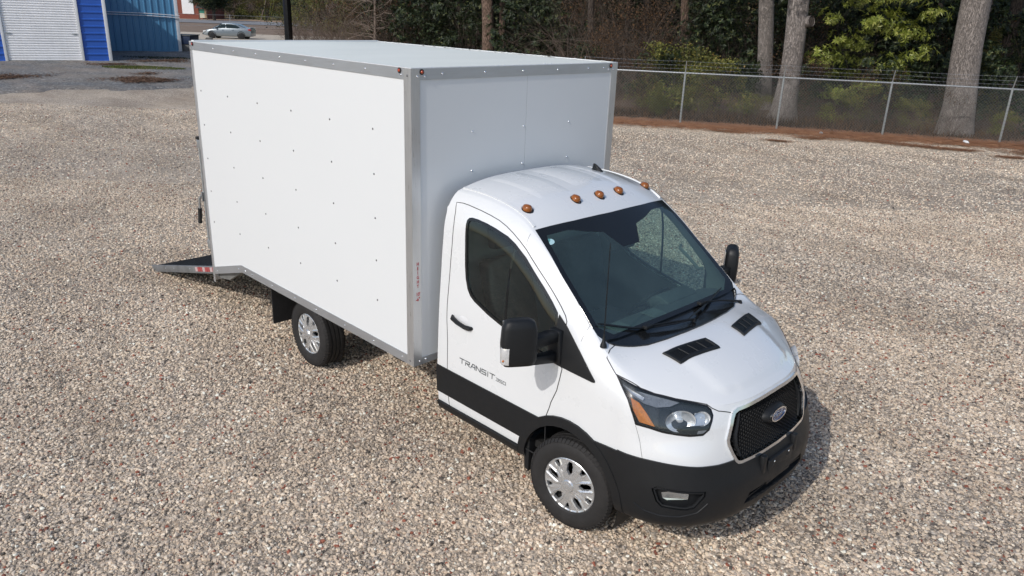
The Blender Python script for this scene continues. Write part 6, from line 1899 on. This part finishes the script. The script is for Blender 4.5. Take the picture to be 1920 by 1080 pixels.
# rear frame, sill, step gusset, lamps, ramp hinge
MB().box((XR+.03, -BW+.02, .47), (XR-.002, BW-.02, .60)).build('rear_sill', M['alu'], truck)
MB().box((XR+.04, -BW+.02, 2.90), (XR-.002, BW-.02, BH-.01)).build('rear_header', M['alu'], truck)
for s in (-1, 1):
    MB().prism([(XR+.03, .49), (XR+.03, ZE-.001), (XK-.05, ZB-.01), (XK-.10, .725), (XR+.3, .535)], s*(BW-.05), s*(BW-.09), 'y').build('rear_gusset', M['steel_grey'], truck)
    MB().box((XR-.012, s*.80, .49), (XR-.002, s*1.0, .58)).build('tail_lamp', M['red_lens'], truck, bevel=.004)
# locking rod with handle, standing behind the rear corner
rod = MB().tube([(XR-.135, -1.115, .80), (XR-.135, -1.115, 2.06)], .015, 10).build('locking_rod', M['galv'], truck, smooth=True)
for z in (2.0, .86): MB().box((XR-.155, -1.135, z-.05), (XR-.001, -1.095, z+.045)).build('rod_bracket', M['galv'], rod, bevel=.006)
MB().box((XR-.165, -1.14, 2.045), (XR-.105, -1.09, 2.075)).build('rod_cap', M['rubber'], rod, bevel=.006)
MB().box((XR-.145, -1.145, 1.36), (XR-.125, -1.085, 1.46)).build('rod_collar', M['galv'], rod)
MB().tube([(XR-.15, -1.13, 1.44), (XR-.195, -1.15, 1.38), (XR-.205, -1.155, 1.26)], .012, 8).build('handle_lever', M['galv'], rod, smooth=True)
MB().tube([(XR-.205, -1.155, 1.265), (XR-.225, -1.16, 1.09)], .022, 10).build('handle_grip', M['rubber'], rod, smooth=True)
# ramp
M['steel_rail'] = mat_plain('dull_steel_rail', (.17, .175, .18), .55, .3, var=.2, vscale=8)
M['tape_red'] = mat_plain('faded_red_tape', (.34, .06, .06), .5, var=.3, vscale=60)
ra = Vector((XR-.02, 0, .60)); rb = Vector((-7.50, 0, .045)); d_ = (rb-ra).normalized(); nrm = Vector((-d_.z, 0, d_.x)); nrm = nrm if nrm.z > 0 else -nrm
L_ = (rb-ra).length
rot = Matrix(((d_.x, 0, nrm.x, ra.x), (0, 1, 0, 0), (d_.z, 0, nrm.z, ra.z), (0, 0, 0, 1)))
ramp_o = MB().box((0, -1.05, -.045), (L_-.02, 1.05, -.012)).xform(rot).build('ramp_deck', mat_plain('dark_ramp_deck', (.035, .036, .042), .6, var=.3, vscale=5, bmp=.4, bscale=200), truck)
for s in (-1, 1): MB().box((0, s*1.051, -.085), (L_, s*1.085, .004)).xform(rot).build('ramp_side_rail', M['steel_rail'], ramp_o, bevel=.003)
for i in range(14): MB().box((.1+i*.16, -1.04, -.012), (.125+i*.16, 1.04, -.004)).xform(rot).build('grip_bar', M['dark'], ramp_o)
MB().box((L_-.02, -1.05, -.06), (L_+.05, 1.05, -.03)).xform(rot).build('ramp_lip', M['steel_rail'], ramp_o)
M['tape_white'] = mat_plain('white_tape', (.48, .36, .36), .4)
for k in range(9):
    a = .05+k*.075
    MB().box((a, -1.0885, -.062), (a+.070, -1.0855, -.008)).xform(rot).build('reflective_tape', M['tape_red'] if k % 3 != 2 else M['tape_white'], ramp_o)
for a in (.9, 1.45, 1.75): MB().lathe([(0, -.006), (.010, -.005), (.012, 0)], 10, 'y', (a, -1.0855, -.034)).xform(rot).build('rail_bolt', M['galv'], ramp_o)
# mud flaps
for s in (-1, 1): MB().box((-4.03, s*.82, .31), (-4.015, s*1.10, .74)).build('mud_flap', M['rubber'], truck)
# clearance lettering down the front corner post
RX = Matrix(((0, 0, 1, 0), (1, 0, 0, 0), (0, 1, 0, 0), (0, 0, 0, 1)))   # text plane faces +x, reads left to right along +y
for i, ch in enumerate('HEIGHT'):
    text_mesh(ch, .037, M['red'], 'height_lettering', truck, Matrix.Translation((XF+.0028, -1.118, 1.617-i*.0365)) @ RX, .80, .0004, .0011)
text_mesh("10'", .042, M['red'], 'height_lettering', truck, Matrix.Translation((XF+.0026, -1.116, 1.368)) @ RX, .80, .0004, .0011)
text_mesh('-6"', .042, M['red'], 'height_lettering', truck, Matrix.Translation((XF+.0026, -1.118, 1.326)) @ RX, .80, .0004, .0011)
# scuffs of sealant at the foot of the box corner etc. are left to the materials
